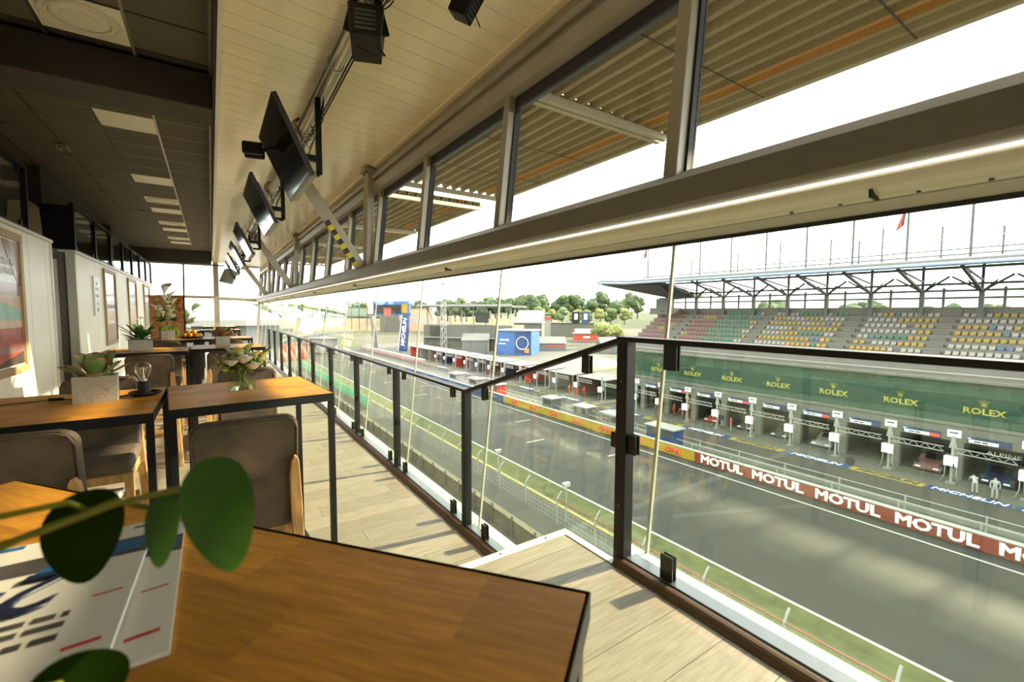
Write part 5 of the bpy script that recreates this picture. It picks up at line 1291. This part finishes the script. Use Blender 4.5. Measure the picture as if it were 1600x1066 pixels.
# ---------------------------------------------------------------- far paddock, trackside and horizon
def dirp(px, zc, z=G):       # a ground point along a bearing given as pixels from the frame's left
    d = (px-800)/698; return Vector(((.8297*d+.5572)*zc, (-.5582*d+.8278)*zc, z))
def far_box(name, label, cat, px0, px1, zc0, zc1, z0, z1, depth, mats, roof=None, group=None):
    a, b = dirp(px0,zc0,z0), dirp(px1,zc1,z0); t = thing(name, label, cat, (a+b)/2, math.atan2((b-a).y,(b-a).x), group); L = (b-a).length; h = z1-z0
    MB().box(-L/2,L/2,0,depth,0,h).build('body', mats, t)
    if roof == 'gable':
        MB().prism([(-.4,h),(depth/2,h+depth*.22),(depth+.4,h)], 'x', -L/2-.3, L/2+.3).build('roof', m_whitet, t)
    elif roof: MB().box(-L/2-.4,L/2+.4,-.6,depth+.4,h,h+.35).build('roof', roof, t)
    return t, L, h
# low stand with dark canopy roof
st2, L, h = far_box('spectator_stand', 'long low spectator stand with dark flat canopy across the track', 'stand', 662, 800, 172, 160, G, -4.0, 14, m_concl)
MB().box(-L/2,L/2,-1.0,14,4.0,4.35).build('tier_slab', m_white, st2); MB().box(-L/2,L/2,-.02,.6,.3,3.6).build('tier_front', m_pitlane, st2)
MB().box(-L/2-1,L/2+1,-3,14,h+6.6,h+7.3).build('canopy_roof', m_truss, st2); MB().box(-L/2-1,L/2+1,-3.2,-3.0,h+7.0,h+7.7).build('canopy_edge', m_white, st2)
for k in range(8): MB().box(-L/2+1+k*(L-2)/7-.2,-L/2+1+k*(L-2)/7+.2,1,1.4,h,h+6.6).build('canopy_post', m_white, st2)
for k in range(7): MB().bar((-L/2+1+k*(L-2)/7,1.2,h+6.4),(-L/2+1+(k+.5)*(L-2)/7,1.2,h+1.5),.25,.25).build('canopy_strut', m_white, st2)
MB().box(-L/2+3,-L/2+10,-.4,-.1,h-4.2,h-.5).build('big_screen', m_darkint, st2); MB().box(L/2-14,L/2-9,-.4,-.1,h+1.0,h+4.5).build('big_screen', m_darkint, st2)
bb_, L, h = far_box('hospitality_block', 'dark blue printed hospitality block with a ring emblem', 'building', 777, 830, 146, 142, G, -5.1, 9, m_signb, m_white)
MB().box(L*.02,L*.48,-.06,-.01,.4,h-.3).build('print_panel', m_good, bb_)
MB().tube([(L*.24+2.0*math.cos(a),-.12,h*.5+2.0*math.sin(a)) for a in [i*PI/16 for i in range(33)]], .11, 6).build('ring_emblem', m_inkw, bb_)
print_line(bb_, m_inkw, (-L*.42,-.03,h*.62), (1,0,0), (0,0,1), (5,4), .5, .02); print_line(bb_, m_inkw, (-L*.46,-.03,h*.46), (1,0,0), (0,0,1), (14,), .28, .02)
MB().box(L*.3,L*.44,-.08,-.062,.8,2.2).build('orange_patch', m_seatO, bb_)
pvw, L, h = far_box('pavilion', 'white sloping-roofed pavilion above the blue hospitality block', 'building', 803, 846, 190, 188, G, -3.8, 12, m_concl, m_white)
MB().prism([(-.5,h+.4),(12.5,h+.4),(12.5,h+5.5)], 'x', -L/2, L/2).build('mono_roof', m_roof, pvw)
for i, (a, b, zc, z0, z1, mm, lb) in enumerate([(833,860,230,-3.2,1.0-2.6,m_signr,'red lorry trailer parked on the bank behind the paddock'), (897,942,205,-12.0,-9.0,m_signr,'red container with white markings in front of marquees')]):
    t, L, h = far_box('container', lb, 'container', a, b, zc, zc, z0, z1+.0, 5, mm, m_white); MB().box(-L*.2,L*.05,-.05,-.01,h*.35,h*.65).build('white_mark', m_inkw, t); MB().box(-L/2,L/2,.1,4.9,-10 if i == 0 else -.8,-.02).build('support', m_grey, t)
for i, (a, b, zc, z1) in enumerate([(832,884,160,-10.2),(900,975,215,-9.3),(940,1000,150,-9.8),(722,762,150,-8.6)]):
    t, L, h = far_box('marquee', ['nearest white marquee with a red stripe right of the blue block','long white marquee behind the red container','white marquee partly hidden by the sloping railing','white marquee left of the blue hospitality block'][i], 'marquee', a, b, zc, zc, G, z1, 10, m_whitet, 'gable', 'white marquees in the paddock')
    if i == 0: MB().box(-L*.1,L*.45,-.06,-.01,h*.55,h*.75).build('red_stripe', m_signr, t)
md = thing('earth_mound', 'brown earth mound behind the pit gantries', 'mound', dirp(915,112)); mb = MB().blob((0,0,0), 1, 3, .04, (11,6,2.6), 3); mb.build('heap', m_posto, md, smooth=True)
for k in range(5): MB().blob((random.uniform(-8,8),random.uniform(-3,3),1.6),.8,1,.3,seed=k).build('clod', m_posto, md)
hw, L, h = far_box('terrace_wall', 'long pale retaining wall below the tree line', 'wall', 850, 930, 252, 252, G, -5.2, 2, m_concl, m_white)
for i, (a, b, zc, m) in enumerate([(893,905,240,m_black),(908,920,240,m_navy)]):
    t, L, h = far_box('billboard', ['dark billboard with pale square below the trees, left one','dark billboard with pale square below the trees, right one'][i], 'billboard', a, b, zc, zc, -5.2, 1.0, .4, m); MB().box(-L*.2,L*.25,-.05,-.01,h*.35,h*.85).build('poster', m_postm, t)
# start gantry arch
ga = dirp(580,163); gb = dirp(637,157); ag = thing('track_arch', 'blue and yellow arch gate spanning the track with vertical lettering', 'arch', (ga+gb)/2, math.atan2((gb-ga).y,(gb-ga).x)); AL = (gb-ga).length
MB().prism([(AL/2-3.6,0),(AL/2-.6,0),(AL/2+1.2,17),(AL/2-1.2,17)], 'y', -.5,.5).build('right_leg', m_good, ag)
MB().prism([(AL/2-3.9,0),(AL/2-3.6,0),(AL/2-1.2,17),(AL/2-1.6,17)], 'y', -.55,.55).build('right_leg_edge', m_inkw, ag)
MB().prism([(-AL/2+1.5,0),(-AL/2+2.6,0),(-AL/2+.6,17),(-AL/2-.8,17)], 'y', -.5,.5).build('left_leg', m_whitet, ag)
MB().box(-AL/2-1,AL/2+1.2,-.7,.7,12.6,17.6).build('cross_beam', m_signb, ag, bevel=.6); MB().box(-AL/2+2.0,AL/2-2.0,-.78,-.72,13.2,16.2).build('screen_panel', m_black, ag)
MB().box(-AL/2-.6,-AL/2+1.7,-.8,-.72,13.0,17.0).build('side_panel', m_inkw, ag); MB().box(AL/2-1.9,AL/2+.6,-.8,-.72,13.4,16.6).build('side_panel', m_dhl, ag); MB().box(-1.6,1.6,-.86,-.79,12.4,15.0).build('red_panel', m_signr, ag); MB().box(-AL/2-1.4,-AL/2-1.0,-.75,.75,12.4,17.2).build('yellow_end', m_dhl, ag)
place_text('lettering', text_mesh('MICHELIN', 2.1, m_inkw, .05, .04, .15, 'CENTER', 1.05), ag, (AL/2-1.2,-.56,6.6), (.13,0,1), (-1,0,.13))
# pale reflection in the window glass, built as a lattice mast
lm = thing('mast_reflection', 'pale reflection in the glass, shaped as a tall lattice mast', 'mast', dirp(693,150))
mm_ = MB()
for sx in (-.8,.8):
    for sy in (-.8,.8): mm_.bar((sx,sy,0),(sx*.7,sy*.7,22.5),.16,.16)
for k in range(18):
    z = k*1.25; f = 1-.3*z/22.5; s = 1 if k%2 else -1
    for (ax,ay),(bx_,by_) in (((-.8,-.8),(.8,-.8)),((.8,-.8),(.8,.8)),((.8,.8),(-.8,.8)),((-.8,.8),(-.8,-.8))):
        mm_.bar((ax*f,ay*f,z),(bx_*f,by_*f,z+1.25),.10,.10) if s > 0 else mm_.bar((bx_*f,by_*f,z),(ax*f,ay*f,z+1.25),.10,.10)
mm_.build('lattice', m_white, lm); MB().box(-1.2,1.2,-1.2,1.2,0,.4).build('footing', m_concl, lm); MB().box(-.5,.5,-.5,.5,22.5,23.6).build('head', m_grey, lm)
# bend of the track and banks
def ribbon(name, pts, w, z, m):
    V = []; F = []
    for i, p in enumerate(pts):
        t = (Vector(pts[min(i+1,len(pts)-1)])-Vector(pts[max(i-1,0)])).normalized(); n = Vector((-t.y,t.x,0)); V += [Vector((p[0],p[1],z))-n*w/2, Vector((p[0],p[1],z))+n*w/2]
    for i in range(len(pts)-1): F.append((2*i,2*i+1,2*i+3,2*i+2))
    N = len(V); V2 = [v-Vector((0,0,.1)) for v in V]
    return tag(MB().add(V+V2, F+[tuple(q+N for q in reversed(f)) for f in F]).build(name, m), kind='structure')
cv = [(30+55*(1-math.cos(a)), 188+110*math.sin(a)) for a in [i*1.4/12 for i in range(13)]]
ribbon('track_bend', cv, 13, G+.08, m_asph); ribbon('track_edge', cv, 15, G+.03, m_line); ribbon('track_verge', [(x+14,y-9) for x,y in cv], 14, G+.02, m_grass)
sbk = tag(MB().prism([(0,0),(22,8.5),(60,9.5),(60,0)], 'x', -15, 190).build('sand_bank', m_sand), kind='structure'); sbk.location = (60,330,G); sbk.rotation_euler = (0,0,-.25)
hill = tag(MB().prism([(0,0),(60,7),(160,13),(400,15),(400,0)], 'x', -170, 420).build('hill', m_hill), kind='structure'); hill.location = (260,270,G-.5); hill.rotation_euler = (0,0,-.62)
for k in range(8):
    p = dirp(508+12*k, 335-4*k, -4.0); b = thing('billboard', '%s pale green billboard from the left above the sandy bank' % ORD[k], 'billboard', p, -.35, 'pale green billboards above the bank')
    MB().box(-2.4,2.4,-.2,.2,0,7.2).build('panel', m_bboard, b); MB().box(-2.9,-2.4,-.3,.3,-8,8).build('post', m_truss, b); MB().box(-2.4,2.4,-.21,-.201,0,1.4).build('foot_strip', m_grass, b)
ct, L, h = far_box('control_building', 'dark glazed control building with blue roof behind the arch', 'building', 594, 624, 300, 300, G, 5.5, 10, m_concl, m_signb)
MB().box(-L/2+.2,L/2-.2,-.1,-.02,h-4.4,h-.3).build('window_band', m_darkint, ct)
hs, L, h = far_box('warehouse', 'salmon-coloured long building at the tree line beside the mast-shaped reflection', 'building', 636, 676, 310, 310, G, 3.0, 14, m_posto, m_postr); MB().box(-L/2+2,L/2-2,-.1,-.02,h*.4,h*.6).build('window_band', m_postg, hs)
inf = thing('inflatable_tent', 'orange-red inflatable tent below the far end of railing', 'tent', dirp(446,128,G), .6)
for k in range(4): MB().tube([(-3.6+2.4*k,3.2*math.cos(a),3.9*math.sin(a)) for a in [i*PI/10 for i in range(11)]], .75, 10).build('air_rib', m_orangef, inf, smooth=True)
MB().prism([(3.1*math.cos(i*PI/10),3.8*math.sin(i*PI/10)) for i in range(11)], 'x', -3.6, 3.4).build('skin', m_orangef, inf, smooth=False); MB().box(.6,2.2,-3.35,-3.0,.2,2.4).build('door', m_inkw, inf)
for k in range(12):
    y = 66+5.2*k; f = thing('screen_fence', '%s green screen fence panel from the camera beside the verge' % ORD[k], 'fence', (18.4,y,G), 0, 'green screens beside the track')
    MB().box(-.04,.04,-2.5,2.5,.1,1.5).build('sheet', m_greenf, f)
    for s in (-2.5,2.5): MB().box(-.07,.07,s-.06,s+.06,0,1.6).build('post', m_white, f)
sh, L, h = far_box('shed', 'grey flat shed at the bend beyond the railing end', 'shed', 486, 520, 150, 148, G, -8.2, 2.4, m_grey, m_grey); MB().box(-L/2-2.2,-L/2-.4,-.2,2.4,0,h).build('red_end', m_postr, sh)
tb, L, h = far_box('tyre_barrier', 'white tyre barrier curving along the far track edge', 'barrier', 565, 660, 165, 118, G, G+1.2, .9, m_white); MB().box(-L/2,L/2,-.03,-.005,.2,.45).build('red_band', m_signr, tb)

# white marquees beyond the end window
for i, (x, y, w, d) in enumerate([(-6.6,33,7,8),(1.2,37,5.0,8),(-16,60,9,10),(-17,42,8,9),(1.0,60,4.4,8)]):
    t = thing('marquee', ['white pyramid marquee beyond the left end window','white pyramid marquee beyond the right end window','white pyramid marquee farthest left past the end window','white pyramid marquee at far left behind the first','large white marquee roof behind the pyramid tents'][i], 'marquee', (x,y,-8.0), 0, 'white pyramid marquees')
    ez_ = 8.55 if i < 4 else 9.2; pk = ez_+1.25
    MB().box(-w/2,w/2,-d/2,d/2,.0,ez_).build('walls', m_whitet, t)
    MB().add([(-w/2-.3,-d/2-.3,ez_),(w/2+.3,-d/2-.3,ez_),(w/2+.3,d/2+.3,ez_),(-w/2-.3,d/2+.3,ez_),(-w*.18,0,pk),(w*.18,0,pk)], [(0,1,5,4),(1,2,5),(2,3,4,5),(3,0,4),(3,2,1,0)]).build('roof', m_whitet, t)
    MB().box(-w/2-.32,w/2+.32,-d/2-.34,-d/2-.301,ez_-.35,ez_).build('valance', m_white, t)
    MB().box(-w/2,w/2,-d/2,d/2,-5,-.001).build('deck', m_concl, t)
ofc = thing('office_block', 'white office block with blue glass beyond the right marquee', 'building', dirp(396,200), .1); MB().box(-2.6,2.6,0,6,0,18.2).build('body', m_white, ofc)
for k in range(4): MB().box(-2.4+1.2*k,-1.4+1.2*k,-.06,-.01,13.5,17).build('window', m_galglass, ofc)

# trees
TREES = []
def tree(label, p, H, W, kind, seed):
    for q, w in TREES:
        for _ in range(3):
            d = Vector((p[0]-q[0], p[1]-q[1], 0)); need = (w+W)*.46
            if d.length < need*1.06: p = Vector(p) + Vector((.4,.9,0))*(need-d.length+.5)
    TREES.append((Vector(p), W))
    t = thing('tree', label, 'tree', p, 0, 'trees along the horizon'); r = random.Random(seed)
    MB().tube([(0,0,0),(.1,0,H*.3),(0,.1,H*.6)], W*.05, 6, W*.02).build('trunk', m_trunk, t)
    mb = MB()
    for k in range(11):
        a = r.uniform(0,6.28); f = r.random(); z = H*(.35+.52*f); rad = W*.34*(1-.55*abs(f-.35)); mb.blob((math.cos(a)*rad*.8, math.sin(a)*rad*.8, z), W*r.uniform(.17,.27), 2, .16, (1,1,.85), seed*31+k)
    mb.blob((0,0,H*.72), W*.27, 2, .16, (1,1,1.0), seed); mb.build('crown', m_tree[kind], t)
tr_ = random.Random(12); n = 0
row = []
for k in range(15): row.append((690+21*k+tr_.uniform(-2,2), 284+tr_.uniform(-3,3), 0))
for k in range(15): row.append((701+21*k+tr_.uniform(-2,2), 300+tr_.uniform(-3,3), [0,1][k%2]))
for k in range(8): row.append((842+19*k, 262+tr_.uniform(-2,2), 2 if k%2 else 1))
row.sort()
for i, (px, zc, kind) in enumerate(row):
    hgt = (15.0 if zc > 270 else 9.5) * tr_.uniform(.85,1.2); base_z = -3.5 if zc > 270 else -6.5
    if px < 760: base_z -= 2.0
    tree('%s tree from the left along the hazy horizon behind the paddock' % (ORD[i] if i < 40 else 'last'), dirp(px,zc,base_z), hgt, 10.5 if zc > 270 else 8.0, kind, i)
for i, px in enumerate([287,297,306,316,322]):
    tree('%s small tree from the left behind the white marquees' % ORD[i], dirp(px,190,-9), 14.5*tr_.uniform(.85,1.05), 8, 0, 100+i)
for i, px in enumerate([548,560,575,640,652,664]):
    tree('%s dark tree from the left behind the green billboards' % ORD[i], dirp(px,345,-4), 14*tr_.uniform(.85,1.1), 9, 0, 200+i)
for i, px in enumerate([418,436,455,472,490,508,526]):
    tree('%s hazy tree from the left beyond the end of the railing' % ORD[i], dirp(px,330,-6), 13*tr_.uniform(.8,1.15), 10, 1, 500+i)
for i, px in enumerate([1205,1240,1330,1375,1480,1500,1555]):
    tree('%s treetop from the left showing under the stand roof' % ORD[i], dirp(px,120,-9), 13.2*tr_.uniform(.95,1.1), 9, 0, 300+i)
for i, (px, zc) in enumerate([(935,190),(950,185),(962,180),(942,170)]):
    tree('%s pale bush from the left beside the claret seats' % ORD[i], dirp(px,zc,-10.5), 7, 7, 2, 400+i)
# bushes at the foot of the shed
